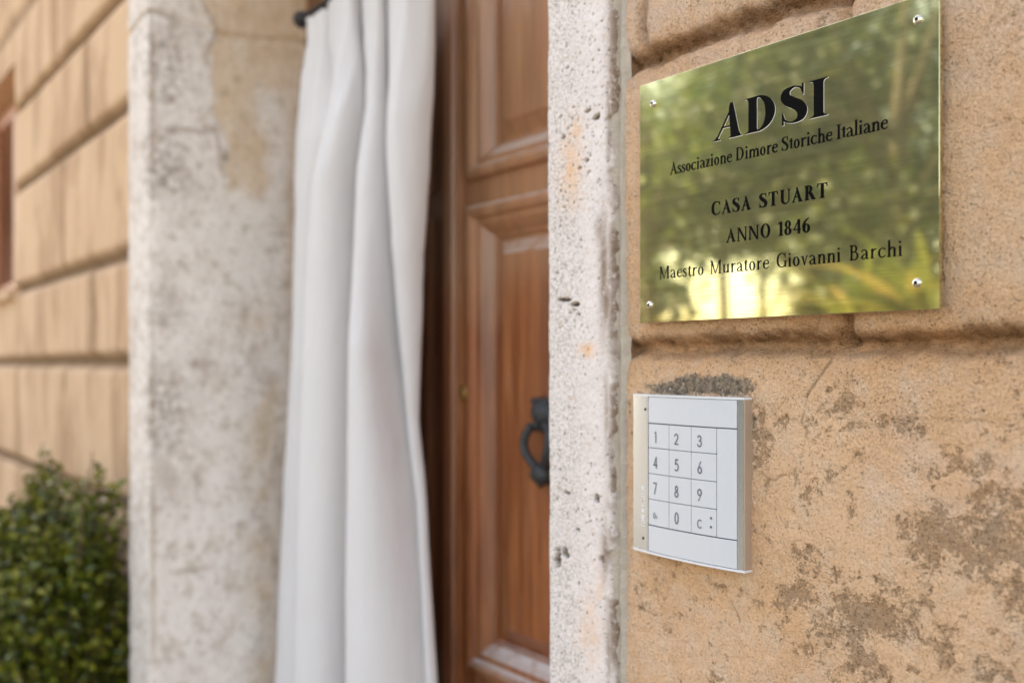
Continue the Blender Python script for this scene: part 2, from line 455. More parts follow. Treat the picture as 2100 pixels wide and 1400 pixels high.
# ------------------------------------------------------------------ ground
def ground():
    m = MB(); m.add([(-150, -150, 0), (150, -150, 0), (150, 150, 0), (-150, 150, 0)], [(0, 1, 2, 3)])
    t = NT("ground_gravel")
    c = t.mix(t.noise(0.4, 4), (0.13, 0.115, 0.085), (0.19, 0.165, 0.125))
    t.color(t.mix(t.ss(t.noise(60, 3), 0.5, 0.7), c, (0.10, 0.085, 0.06))); t.set("Roughness", 0.95); t.bump(t.noise(50, 4), 0.01)
    o = m.build("ground", t.m); tag(o, "earthy gravel ground in front of the house", None, kind="structure")
    m = MB(); m.add([(-9, -1.3, 0.004), (6, -1.3, 0.004), (6, 0.08, 0.004), (-9, 0.08, 0.004)], [(0, 1, 2, 3)])
    o = m.build("pavement", M['paving']); tag(o, "stone pavement along the house front", None, kind="structure")
ground()

# ------------------------------------------------------------------ the house
house = thing("house", "ochre plastered house front with grooved courses, stone door jambs and wooden door", "house", (-1.5, 0.3, 0))

ZA = at(1500, 57, 0).z          # groove heights of the near wall
ZB = at(1850, 704, 0).z
YF = 0.10                       # plane of the far wall beyond the door
XJ_R0 = at(1119, 745, -0.004).x; XJ_R1 = at(1262, 745, -0.004).x
XW0 = at(1282, 745, 0.0).x
XJ_L0 = at(265, 745, -0.004).x; XJ_L1 = at(306, 745, -0.004).x
DOORY = 0.40
ZTOP = 4.6

def near_wall():
    dx = 0.0013
    xd = np.arange(XW0 - 0.003, -0.285, dx)
    xs = np.concatenate([xd, -0.285 + np.cumsum(np.linspace(0.004, 0.35, 36))])
    zd = np.arange(1.165, 1.875, dx)
    lo = 1.165 - np.cumsum(np.geomspace(0.003, 0.12, 28)); lo = np.concatenate([lo[lo > 0.03], [0.0]])[::-1]
    up = 1.875 + np.cumsum(np.geomspace(0.003, 0.16, 40)); up = np.concatenate([up[up < ZTOP - 0.05], [ZTOP]])
    zs = np.concatenate([lo, zd, up])
    X, Z = np.meshgrid(xs, zs)
    p = 0.0030 * (fbm(X, Z, 7, 3, 1) - 0.5) + 0.0026 * (fbm(X, Z, 34, 4, 2) - 0.5) + 0.0015 * (fbm(X, Z, 150, 4, 3, 0.6) - 0.5)
    dirt = np.zeros_like(X)
    wob = 0.0035 * (fbm(X, Z * 0, 9, 3, 5) - 0.5)
    rag = 0.010 * (fbm(X, Z, 55, 5, 6, 0.6) - 0.5)
    course = ZA - ZB
    hs = [ZB - 0.36 - course * k for k in range(4)] + [ZB, ZA] + [ZA + 0.255 + 0.33 * k for k in range(9)]
    for i, h in enumerate(hs):
        dz = Z - h - wob + rag
        g = np.exp(-(np.abs(dz) / 0.0078) ** 2.6)
        p = p - 0.0155 * g - 0.0028 * np.exp(-(np.abs(dz) / 0.021) ** 2)
        dn = fbm(X, Z, 26, 4, 8 + i)
        dirt = np.maximum(dirt, np.exp(-(np.abs(dz - 0.003) / 0.0085) ** 2) * sstep(0.22, 0.55, dn) * 0.95)
    # upright joints: under the plaque, and at the block above on the left
    def joint(xj, z0, z1, wd, dp, seed):
        nonlocal p, dirt
        inb = sstep(z0 - 0.004, z0 + 0.004, Z) * (1 - sstep(z1 - 0.004, z1 + 0.004, Z))
        d = X - xj - 0.004 * (fbm(X * 0, Z, 30, 3, seed) - 0.5) + rag * 0.8
        p = p - dp * np.exp(-(np.abs(d) / wd) ** 1.8) * inb - 0.003 * np.exp(-(np.abs(d) / (wd * 2.3)) ** 2) * inb
        dirt = np.maximum(dirt, 0.55 * np.exp(-(np.abs(d) / wd) ** 2) * inb * sstep(0.3, 0.6, fbm(X, Z, 40, 3, seed + 3)))
    joint(at(1722, 660, 0).x, ZB, ZA, 0.0065, 0.010, 60)
    joint(at(1312, 10, 0).x, ZA, ZA + 0.255, 0.006, 0.008, 61)
    for k in range(7):
        joint(0.05 + k * 0.62, ZB, ZA, 0.0065, 0.010, 70 + k); joint(0.36 + k * 0.62, ZA, ZA + 0.255, 0.0065, 0.010, 80 + k)
        joint(0.30 + k * 0.62, ZB - 0.36, ZB, 0.0065, 0.010, 90 + k)
    # broken triangular bites under the plaque
    for (px, py, rw, rh) in ((1472, 690, 0.016, 0.012), (1690, 668, 0.022, 0.012), (1640, 676, 0.014, 0.008)):
        c = at(px, py, 0); d2 = ((X - c.x) / rw) ** 2 + ((Z - c.z) / rh) ** 2 + 0.8 * (fbm(X, Z, 90, 3, 33) - 0.5)
        p = p - 0.004 * np.exp(-np.clip(d2, 0, 9) * 1.5)
    # cracks
    cr = [[(1698, 744), (1668, 790), (1654, 812), (1644, 864), (1656, 886), (1642, 952), (1628, 1000)],
          [(1552, 970), (1588, 984), (1604, 974), (1628, 976), (1636, 994)],
          [(1828, 854), (1900, 861), (2020, 864), (2100, 884)],
          [(1306, 738), (1316, 772), (1326, 803)], [(1440, 756), (1430, 802)],
          [(1674, 654), (1661, 676), (1634, 681), (1600, 700)], [(1400, 703), (1440, 693), (1470, 668)],
          [(1484, 1200), (1502, 1240), (1516, 1274)], [(1282, 1240), (1310, 1246), (1345, 1262)],
          [(1900, 1240), (1925, 1290), (1950, 1330)]]
    for i, c in enumerate(cr):
        pts = [(at(a, b, 0).x, at(a, b, 0).z) for a, b in c]
        jx = 0.005 * (fbm(X, Z, 110, 3, 40 + i) - 0.5)
        d = seg_dist(X + jx, Z + jx, pts)
        wn_ = 0.0009; ka = 0.4 if i in (2, 3, 4) else 0.85
        p = p - 0.0012 * ka * np.exp(-(d / wn_) ** 2); dirt = np.maximum(dirt, 0.75 * ka * np.exp(-(d / 0.0011) ** 2) * sstep(0.2, 0.55, fbm(X, Z, 60, 2, 55 + i)))
    # peeled / weathered patches, placed as seen
    bl = [(1722, 830, 55, 75, 1.0), (1700, 870, 80, 40, .8), (1610, 855, 45, 35, .6), (1700, 990, 60, 45, .55), (1820, 862, 60, 22, .5),
          (2000, 1110, 150, 85, 1.0), (1920, 1060, 50, 60, .95), (1925, 1140, 45, 50, .85), (1665, 1145, 70, 45, .8), (1705, 1150, 30, 60, .75),
          (1640, 1230, 60, 45, .78), (1700, 1290, 60, 50, .9), (1790, 1270, 90, 40, .95), (1860, 1290, 60, 40, .8),
          (1935, 1320, 45, 70, .95), (2020, 1375, 60, 40, .95), (2075, 1200, 50, 80, .95), (1800, 1360, 75, 40, .85), (2060, 1020, 50, 40, .7),
          (1560, 900, 22, 70, .6), (1690, 28, 26, 30, .85), (1995, 1270, 60, 30, .5), (1880, 960, 60, 30, .45), (2010, 950, 70, 30, .45),
          (1600, 1090, 60, 60, .42), (1550, 1240, 40, 30, .45), (2060, 1330, 40, 40, .7)]
    blob = np.zeros_like(X)
    for px, py, rx, ry, s_ in bl:
        c = at(px, py, 0); cx = abs(at(px + rx, py, 0).x - at(px - rx, py, 0).x) / 2; cz = abs(at(px, py + ry, 0).z - c.z)
        blob = np.maximum(blob, s_ * np.exp(-(((X - c.x) / cx) ** 2 + ((Z - c.z) / cz) ** 2) * 0.75))
    lower = 1 - sstep(ZB - 0.06, ZB - 0.02, Z)
    nA = fbm(X, Z, 42, 5, 21, 0.62); nB = fbm(X, Z, 150, 4, 22, 0.6)
    stain = 0.60 * blob + 1.25 * (nA - 0.5) + 0.55 * (nB - 0.5) + 0.02 + 0.10 * lower
    stain = np.where(blob > 0.02, stain, stain - 0.02)
    stain = stain + 0.12 * sstep(0.6, 0.75, nB)
    far = sstep(-0.2, 0.4, X); stain = stain * (1 - far * 0.2)
    p = p - 0.0011 * sstep(0.44, 0.56, stain + 0.18 * (fbm(X, Z, 260, 2, 25) - 0.5))
    # cement smear round the keypad
    cem = np.zeros_like(X)
    for px, py, rx, ry, s_ in ((1380, 796, 60, 20, 1.0), (1440, 790, 60, 23, 1.0), (1490, 790, 55, 24, 1.05), (1420, 782, 60, 18, .9), (1545, 862, 9, 44, .62), (1290, 840, 10, 40, .55), (1500, 1195, 50, 10, .4)):
        c = at(px, py, 0); cx = abs(at(px + rx, py, 0).x - at(px - rx, py, 0).x) / 2; cz = abs(at(px, py + ry, 0).z - c.z)
        cem = np.maximum(cem, s_ * np.exp(-(((X - c.x) / cx) ** 2 + ((Z - c.z) / cz) ** 2) * 0.8))
    cem = np.where(cem > 0.03, cem + 0.42 * (fbm(X, Z, 70, 4, 28) - 0.5), 0)
    p = p + 0.002 * np.clip(cem, 0, 1) * fbm(X, Z, 220, 3, 29)
    # margin along the door jamb
    p = p - 0.002 * np.exp(-((X - XW0) / 0.010) ** 2) * (0.5 + fbm(X, Z, 30, 3, 31))
    orange = np.exp(-((X - XW0) / 0.06) ** 2) * (1 - sstep(ZB - 0.02, ZB + 0.02, Z)) * 0.75 * sstep(0.3, 0.65, fbm(X, Z, 16, 4, 35))
    for i, h in enumerate(hs): orange = np.maximum(orange, 0.8 * np.exp(-((Z - h + 0.003) / 0.017) ** 2))
    pale = sstep(ZA - 0.16, ZA + 0.02, Z) * 0.9 + 0.35 * lower * sstep(0.45, 0.6, fbm(X, Z, 12, 4, 37))
    p[:, 0] = -0.0035
    o = grid_obj("wall", X, -p, Z, M['plaster'], house, dict(stain=stain, dirt=np.clip(dirt, 0, 1), cement=cem, orange=orange, pale=np.clip(pale, 0, 1), sandy=np.clip(1 - 0.85 * lower + 0.6 * sstep(0.5, 0.7, fbm(X, Z, 10, 3, 39)), 0, 1)))
    o["label"] = "weathered peach plaster wall carrying the brass plaque and keypad"
near_wall()

def scatter_pits(X, Z, n, rmin, rmax, seed, zone=None):
    rng = np.random.default_rng(seed); pit = np.zeros_like(X)
    xs, zs = X[0], Z[:, 0]
    x0, x1, z0, z1 = xs.min(), xs.max(), zs.min(), zs.max()
    for _ in range(n):
        cx = rng.uniform(x0, x1); cz = rng.uniform(z0, z1)
        if zone is not None and rng.uniform() > zone(cx, cz): continue
        r = rmin * (rmax / rmin) ** (rng.uniform() ** 2.2); e = rng.uniform(0.5, 1.0); an = rng.uniform(0, math.pi)
        i0, i1 = np.searchsorted(xs, (cx - 2 * r, cx + 2 * r)); j0, j1 = np.searchsorted(zs, (cz - 2 * r, cz + 2 * r))
        if i1 - i0 < 1 or j1 - j0 < 1: continue
        dx = X[j0:j1, i0:i1] - cx; dz = Z[j0:j1, i0:i1] - cz
        u = (dx * math.cos(an) + dz * math.sin(an)) / r; v = (-dx * math.sin(an) + dz * math.cos(an)) / (r * e)
        pit[j0:j1, i0:i1] = np.maximum(pit[j0:j1, i0:i1], 1 - sstep(0.55, 1.15, np.hypot(u, v)))
    return pit

def right_jamb():
    """the near door jamb: pitted front face with chipped outer arris, and its reveal"""
    zd = np.arange(1.10, 1.92, 0.0011)
    lo = 1.10 - np.cumsum(np.geomspace(0.003, 0.12, 30)); lo = np.concatenate([lo[lo > 0.03], [0.0]])[::-1]
    up = 1.92 + np.cumsum(np.geomspace(0.003, 0.10, 26)); up = np.concatenate([up[up < 2.60], [2.62]])
    zs = np.concatenate([lo, zd, up])
    wdt = XJ_R1 - XJ_R0
    xs = np.arange(XJ_R0, XJ_R1 + 0.0005, 0.0011)
    # profile continues round both arrises
    X, Z = np.meshgrid(xs, zs)
    u = (X - XJ_R0) / wdt
    pit = scatter_pits(X, Z, 7500, 0.0004, 0.0017, 3, lambda a, b: 0.35 + 0.65 * float(fbm(np.array([a]), np.array([b]), 16, 3, 91)[0] > 0.5))
    big = np.zeros_like(X); brown = np.zeros_like(X); orange = np.zeros_like(X)
    for px, py, rx, ry in ((1163, 280, 7, 8), (1172, 140, 5, 3), (1160, 615, 22, 7), (1187, 625, 15, 6), (1192, 645, 10, 8), (1228, 1022, 10, 14), (1160, 1130, 20, 16), (1150, 1150, 12, 22), (1190, 1085, 7, 7),
                           (1232, 240, 14, 8), (1210, 230, 12, 5), (1240, 1145, 10, 12), (1150, 560, 6, 4), (1210, 330, 6, 5), (1195, 345, 5, 4), (1168, 1010, 12, 6)):
        c = at(px, py, 0); cx = abs(at(px + rx, py, 0).x - at(px - rx, py, 0).x) / 2; cz = abs(at(px, py + ry, 0).z - c.z)
        d = ((X - c.x) / cx) ** 2 + ((Z - c.z) / cz) ** 2 + 1.6 * (fbm(X, Z, 160, 4, 77, 0.6) - 0.5)
        big = np.maximum(big, 1 - sstep(0.25, 0.8, d * 1.5))
    for px, py, rx, ry, s_ in ((1178, 350, 22, 70, .75), (1210, 718, 16, 14, 1.0), (1190, 270, 14, 30, .6), (1215, 1290, 25, 70, .5), (1235, 1200, 14, 50, .4)):
        c = at(px, py, 0); cx = abs(at(px + rx, py, 0).x - at(px - rx, py, 0).x) / 2; cz = abs(at(px, py + ry, 0).z - c.z)
        orange = np.maximum(orange, s_ * np.exp(-(((X - c.x) / cx) ** 2 + ((Z - c.z) / cz) ** 2)))
    for px, py, rx, ry, s_ in ((1245, 560, 10, 130, .9), (1255, 250, 6, 120, .8), (1238, 470, 12, 30, .7), (1250, 620, 12, 60, .9), (1248, 1130, 10, 60, .8), (1250, 850, 6, 100, .6), (1255, 1330, 8, 80, .7)):
        c = at(px, py, 0); cx = abs(at(px + rx, py, 0).x - at(px - rx, py, 0).x) / 2; cz = abs(at(px, py + ry, 0).z - c.z)
        brown = np.maximum(brown, s_ * np.exp(-(((X - c.x) / cx) ** 2 + ((Z - c.z) / cz) ** 2)))
    pit = np.maximum(pit * 0.9, big)
    p = 0.004 + 0.002 * (fbm(X, Z, 18, 4, 11) - 0.5) + 0.0012 * (fbm(X, Z, 120, 3, 12) - 0.5)
    p = p - 0.0028 * pit - 0.004 * big
    # rounded inner arris and ragged outer arris
    dl = X - XJ_R0; p = p - 0.006 * (1 - sstep(0, 0.0065, dl + 0.002 * (fbm(X * 0, Z, 40, 3, 14) - 0.5)))
    chip = 0.004 + 0.013 * sstep(0.52, 0.8, fbm(X * 0, Z, 22, 4, 15, 0.6)) + 0.004 * (fbm(X * 0, Z, 150, 3, 16) - 0.3)
    dr = XJ_R1 - X
    edge = 1 - sstep(chip * 0.35, chip, dr)
    p = p - 0.010 * edge
    brown = np.maximum(brown, edge * 0.95)
    brown = np.maximum(brown, 1.0 * np.exp(-(dr / 0.011) ** 2) * sstep(0.25, 0.55, fbm(X, Z, 28, 4, 17)))
    grey = (1 - sstep(0.30, 0.75, u)) * 0.85 + 0.15
    # slight lean of the two arrises, as built
    lean = -(Z - 1.5) * 0.006
    Xl = X + lean * (1 - u)
    Y = -p
    # add return columns (reveal side and buried side)
    def col(x, y): return np.full((len(zs), 1), x), np.full((len(zs), 1), y)
    xa = Xl[:, :1]; one = np.ones((len(zs), 1))
    ys = (0.38, 0.2, 0.08, 0.03, 0.012)
    L = [xa + 0.0008 for _ in ys]; LY = [one * y for y in ys]
    xb = Xl[:, -1:]; RX = [xb + 0.001, xb + 0.002]; RY = [one * 0.02, one * 0.06]
    XX = np.concatenate(L + [Xl] + RX, 1); YY = np.concatenate(LY + [Y] + RY, 1)
    ZZ = np.repeat(zs[:, None], XX.shape[1], 1)
    def ext(a): return np.concatenate([np.repeat(a[:, :1], len(ys), 1), a, np.repeat(a[:, -1:], 2, 1)], 1)
    o = grid_obj("door_jamb", XX, YY, ZZ, M['trav'], house, dict(pit=ext(pit), grey=ext(grey), orange=ext(orange), brown=ext(np.clip(brown, 0, 1))))
    o["label"] = "pitted white stone jamb beside the brass plaque"
    # mortar joint between jamb and plaster
    zs2 = np.concatenate([np.linspace(0, 1.1, 40), np.arange(1.102, 1.92, 0.0025), np.linspace(1.93, ZTOP, 60)])
    xs2 = np.linspace(XJ_R1 - 0.014, XW0 + 0.003, 14)
    X2, Z2 = np.meshgrid(xs2, zs2)
    p2 = 0.0010 + 0.003 * (fbm(X2, Z2, 40, 4, 18) - 0.5) + 0.0016 * (fbm(X2, Z2, 160, 3, 19) - 0.5)
    p2 = p2 - 0.006 * sstep(XW0 - 0.004, XW0 + 0.003, X2) - 0.005 * np.exp(-((X2 - XJ_R1 + 0.001) / 0.003) ** 2)
    grid_obj("mortar_joint", X2, -p2, Z2, M['mortar'], house)
right_jamb()

def left_jamb():
    zs = np.linspace(0, 2.62, 520)
    # cross-section polyline: buried side, front face, arris, reveal
    nf, nr = 16, 90
    fx = np.linspace(XJ_L0, XJ_L1, nf); ry = np.linspace(-0.002, DOORY + 0.03, nr)
    px_ = np.concatenate([[XJ_L0, XJ_L0], fx[:-1], np.full(nr, XJ_L1)])
    py_ = np.concatenate([[YF + 0.05, 0.03], np.full(nf - 1, -0.004), ry])
    X = np.repeat(px_[None], len(zs), 0).copy(); Y = np.repeat(py_[None], len(zs), 0).copy(); Z = np.repeat(zs[:, None], len(px_), 1)
    s = np.concatenate([[0, 0], fx[:-1] - XJ_L0, (XJ_L1 - XJ_L0) + ry])[None].repeat(len(zs), 0)
    isr = np.zeros_like(X); isr[:, 2 + nf - 1:] = 1
    n1 = fbm(s, Z, 9, 4, 101) - 0.5; n2 = fbm(s, Z, 40, 4, 102) - 0.5
    X = X + isr * (0.006 * n1 + 0.0025 * n2) - (Z - 1.5) * 0.0045
    Y = Y - (1 - isr) * (0.006 * n2) * (np.arange(len(px_)) > 1)
    # rounded worn arris
    k = np.exp(-((s - (XJ_L1 - XJ_L0)) / 0.010) ** 2)
    X = X - isr * 0.006 * k * (0.6 + n2); Y = Y + (1 - isr) * 0.004 * k
    def w(px, py):
        q = at_x(px, py, XJ_L1)
        return (XJ_L1 - XJ_L0) + q.y, q.z
    yellow = np.zeros_like(X); grey = np.zeros_like(X); brown = np.zeros_like(X)
    # bare yellow stone to the right of the broken lime coat
    bd = np.interp(Z[:, 0], [w(450, 560)[1], w(450, 430)[1], w(450, 330)[1], w(450, 240)[1], w(450, 120)[1], w(450, 60)[1], w(450, 0)[1]],
                   [w(500, 0)[0], w(470, 0)[0], w(452, 0)[0], w(440, 0)[0], w(424, 0)[0], w(446, 0)[0], w(410, 0)[0]])[:, None]
    zt = w(450, 400)[1]
    band = sstep(-0.010, 0.014, s - bd - 0.06 * n2 - 0.05 * n1) * sstep(zt - 0.06, zt + 0.06, Z + 0.15 * n1)
    fade = 1 - 0.9 * sstep(w(500, 300)[0], w(560, 300)[0], s - 0.25 * n1) * (1 - sstep(w(1, 110)[1], w(1, 60)[1], Z))
    yellow = np.maximum(yellow, 0.8 * band * fade)
    lowb = np.exp(-((s - w(540, 1000)[0]) / 0.045) ** 2) * 0.55 * sstep(0.35, 0.6, fbm(s, Z, 6, 4, 105))
    yellow = np.maximum(yellow, lowb * (1 - sstep(w(1, 700)[1], w(1, 560)[1], Z)))
    yellow = np.maximum(yellow, 0.5 * sstep(w(575, 0)[0], w(600, 0)[0], s))
    X = X - isr * 0.0015 * band       # the coat stands proud of the bare stone
    brown = np.maximum(brown, 0.55 * np.exp(-((s - bd) / 0.006) ** 2) * sstep(zt, zt + 0.1, Z) * sstep(0.35, 0.6, fbm(s, Z, 14, 3, 107)))
    for px, py, rx, ry_, s_ in ((460, 322, 10, 12, .8), (400, 746, 9, 9, .8), (412, 745, 20, 12, .35), (350, 268, 16, 7, .7), (395, 268, 50, 5, .55), (435, 266, 12, 8, .7), (410, 340, 8, 8, .5), (365, 345, 18, 10, .4),
                                (352, 205, 8, 8, .5), (490, 160, 8, 8, .4), (465, 190, 10, 10, .4), (570, 480, 22, 4, .4), (395, 1168, 40, 6, .5), (345, 1350, 10, 8, .4), (380, 1060, 7, 7, .5), (570, 940, 10, 14, .45), (563, 1145, 8, 14, .45)):
        cs, cz = w(px, py); ws = abs(w(px + rx, py)[0] - cs); hz_ = abs(w(px, py + ry_)[1] - cz)
        brown = np.maximum(brown, s_ * np.exp(-((s - cs) / ws) ** 2 - ((Z - cz) / hz_) ** 2))
    # block joint across the jamb near the top, and the dark brown vertical line along the arris
    zj = w(400, 48)[1]
    jl = np.exp(-((Z - zj - 0.01 * n1 - 0.012 * np.sin(s * 14)) / 0.0055) ** 2)
    brown = np.maximum(brown, 0.5 * jl * sstep(0.3, 0.6, fbm(s, Z, 12, 3, 119)) * (1 - 0.6 * sstep(0.15, 0.3, s))); X = X - isr * 0.010 * jl; Y = Y + (1 - isr) * 0.008 * jl
    ar = np.exp(-((s - (XJ_L1 - XJ_L0) - 0.004) / 0.007) ** 2)
    brown = np.maximum(brown, ar * 0.5 * sstep(0.3, 0.65, fbm(s * 0, Z, 7, 4, 111)))
    for py, h, a in ((120, 110, .9), (300, 60, .9), (360, 40, 1.0), (640, 50, .6), (830, 90, .9), (900, 40, .8), (1020, 60, .35)):
        cz = w(330, py)[1]; hh = abs(w(330, py + h)[1] - cz)
        grey = np.maximum(grey, a * np.exp(-((Z - cz) / hh) ** 2) * np.exp(-((s - w(325, py)[0]) / 0.075) ** 2))
    grey = np.maximum(grey, (1 - isr) * 0.3)
    o = grid_obj("door_jamb", X, Y, Z, M['reveal'], house, dict(yellow=yellow, grey=grey, brown=np.clip(brown, 0, 1)))
    o["label"] = "limewashed stone jamb with bare yellow patches behind the curtain"
left_jamb()

def far_wall():
    xr, xl = XJ_L0 + 0.02, -9.0
    wx1 = at(31, 400, YF).x; wx0 = wx1 - 1.15
    zsill = at(36, 594, YF).z; ztop = at(30, 128, YF).z
    hs = [at(260, -27, YF).z, at(257, 216, YF).z, at(150, 555, YF).z, at(130, 742, YF).z, at(30, 944, YF).z]
    hs = [hs[0] + 0.36, hs[0] + 0.72, hs[0] + 1.1, hs[0] + 1.45, hs[0] + 1.8] + hs + [hs[4] - 0.36, hs[4] - 0.72]
    hs.sort()
    xs = np.unique(np.concatenate([np.arange(xr, -5.5, -0.010), np.linspace(-5.5, xl, 40), [wx0, wx1]]))
    zs = np.unique(np.concatenate([np.arange(0.4, 2.75, 0.008), np.linspace(0, 0.4, 8), np.linspace(2.75, ZTOP, 60), [zsill, ztop]]))
    X, Z = np.meshgrid(xs, zs)
    p = 0.004 * (fbm(X, Z, 4, 3, 201) - 0.5) + 0.003 * (fbm(X, Z, 25, 4, 202) - 0.5)
    dirt = np.zeros_like(X)
    wob = 0.006 * (fbm(X, Z * 0, 5, 3, 203) - 0.5)
    for i, h in enumerate(hs):
        dz = Z - h - wob
        p = p - 0.028 * np.exp(-(np.abs(dz) / 0.021) ** 2.4) ; dirt = np.maximum(dirt, 0.9 * np.exp(-(np.abs(dz - 0.002) / 0.020) ** 2.4))
    J = {}
    rows = [(113, 60, hs.index(sorted(hs)[hs.index(min(hs, key=lambda a: abs(a - at(257, 216, YF).z))) + 1])),]
    def joint(xj, z0, z1, a):
        nonlocal p, dirt
        inb = (Z > z0) & (Z < z1)
        d = X - xj - 0.006 * (fbm(X * 0, Z, 8, 3, int(abs(xj) * 100)) - 0.5)
        g = np.exp(-(np.abs(d) / 0.019) ** 2) * inb
        p = p - 0.010 * a * g; dirt = np.maximum(dirt, 0.85 * a * g * sstep(0.15, 0.5, fbm(X, Z, 9, 3, 207)))
    L = [at(150, 944, YF).z - 0.2, at(30, 944, YF).z, at(130, 742, YF).z, at(150, 555, YF).z, at(257, 216, YF).z, at(260, -27, YF).z, at(260, -27, YF).z + 0.36]
    for (px, a, k) in ((130, .8, 1), (35, .6, 1), (190, 1, 2), (75, .5, 2), (128, .8, 3), (177, 1, 4), (70, .55, 4), (113, 1, 5)):
        joint(at(px, 745, YF).x, L[k], L[k + 1], a)
    xc = (X[:-1, :-1] + X[1:, 1:]) / 2; zc = (Z[:-1, :-1] + Z[1:, 1:]) / 2
    keep = ~((xc > wx0) & (xc < wx1) & (zc > zsill) & (zc < ztop))
    o = grid_obj("wall", X, YF - p, Z, M['plaster_far'], house, dict(dirt=np.clip(dirt, 0, 1)), keep)
    o["label"] = "grooved ochre plaster wall behind the green shrub"
    # window: reveal, sill, frame, shutter leaves
    m = MB(); y0, y1 = YF + 0.002, YF + 0.30
    m.add([(wx0, y0, zsill), (wx1, y0, zsill), (wx1, y0, ztop), (wx0, y0, ztop), (wx0, y1, zsill), (wx1, y1, zsill), (wx1, y1, ztop), (wx0, y1, ztop)],
          [(0, 1, 5, 4), (1, 2, 6, 5), (2, 3, 7, 6), (3, 0, 4, 7)])
    win = m.build("window", simple("window_reveal_plaster", (0.50, 0.31, 0.18), 0.9, 0, 0.2, 10), house)
    win["label"] = "shuttered window in a plaster recess at the left edge"
    m = MB(); m.box(wx0 - 0.05, wx1 + 0.0, YF - 0.03, YF + 0.16, zsill - 0.035, zsill + 0.004)
    m.build("window_sill", M['plaster_far'], win, bevel=0.004)
    for x0, x1 in ((wx0 + 0.01, (wx0 + wx1) / 2 - 0.003), ((wx0 + wx1) / 2 + 0.003, wx1 - 0.01)):
        m = MB(); yy = YF + 0.10
        m.box(x0, x0 + 0.06, yy, yy + 0.04, zsill + 0.01, ztop - 0.01); m.box(x1 - 0.06, x1, yy, yy + 0.04, zsill + 0.01, ztop - 0.01)
        for z in (zsill + 0.01, ztop - 0.08): m.box(x0 + 0.06, x1 - 0.06, yy, yy + 0.04, z, z + 0.07)
        n = 34
        for k in range(n):
            z = zsill + 0.08 + (ztop - zsill - 0.16) * k / n
            m.add([(x0 + 0.06, yy + 0.002, z), (x1 - 0.06, yy + 0.002, z), (x1 - 0.06, yy + 0.034, z + 0.026), (x0 + 0.06, yy + 0.034, z + 0.026),
                   (x0 + 0.06, yy + 0.008, z - 0.003), (x1 - 0.06, yy + 0.008, z - 0.003), (x1 - 0.06, yy + 0.040, z + 0.023), (x0 + 0.06, yy + 0.040, z + 0.023)],
                  [(0, 1, 2, 3), (7, 6, 5, 4), (0, 4, 5, 1), (1, 5, 6, 2), (2, 6, 7, 3), (3, 7, 4, 0)])
        m.build("shutter", M['shutter'], win)
far_wall()

def house_rest():
    # lintel and plaster above the doorway, body and roof of the house
    m = MB(); m.box(XJ_L0, XJ_R1, -0.004, 0.40, 2.62, 2.86); o = m.build("lintel", M['reveal'], house, bevel=0.008); o["label"] = "pale stone lintel over the doorway"
    m = MB(); m.box(XJ_L0 + 0.02, XW0 + 0.0, 0.002, 0.42, 2.86, ZTOP); o = m.build("wall", M['plaster_far'], house); o["label"] = "plaster wall above the doorway"
    m = MB(); m.box(-9, 6.0, 0.52, 8.0, 0.0, ZTOP)
    m.box(XJ_R1 + 0.02, 6.0, 0.06, 0.52, 0.0, ZTOP); m.box(-9, -6.2, 0.42, 0.52, 0, ZTOP)
    m.box(-9, XJ_L0 - 0.004, YF + 0.32, 0.52, 0.0, ZTOP)
    o = m.build("wall", M['plaster_far'], house); o["label"] = "side and rear walls of the house"
    m = MB(); x0, x1, y0, y1, z = -9.3, 6.3, -0.22, 8.3, ZTOP
    m.box(x0, x1, y0, y1, z, z + 0.08)
    m.add([(x0, y0, z + .08), (x1, y0, z + .08), (x1, y1, z + .08), (x0, y1, z + .08), (x0, 4, z + 1.5), (x1, 4, z + 1.5)], [(0, 1, 5, 4), (2, 3, 4, 5), (0, 4, 3), (1, 2, 5)])
    m.build("roof", M['roof'], house)
    m = MB(); m.box(XJ_L1 - 0.01, XJ_R0 + 0.01, 0.0, 0.51, 0.0, 0.12); o = m.build("doorstep", M['reveal'], house, bevel=0.006)
house_rest()

# ------------------------------------------------------------------ the door
def frame_sweep(m, x0, x1, z0, z1, prof, fill=True):
    """mitred moulding: prof = (inset, y)"""
    loops = []
    for o, y in prof: loops.append([(x0 + o, y, z0 + o), (x1 - o, y, z0 + o), (x1 - o, y, z1 - o), (x0 + o, y, z1 - o)])
    vs = [p for l in loops for p in l]; fs = []
    for i in range(len(loops) - 1):
        for k in range(4):
            k2 = (k + 1) % 4; fs.append((i * 4 + k, i * 4 + k2, (i + 1) * 4 + k2, (i + 1) * 4 + k))
    if fill: b = (len(loops) - 1) * 4; fs.append((b, b + 1, b + 2, b + 3))
    m.add(vs, fs)

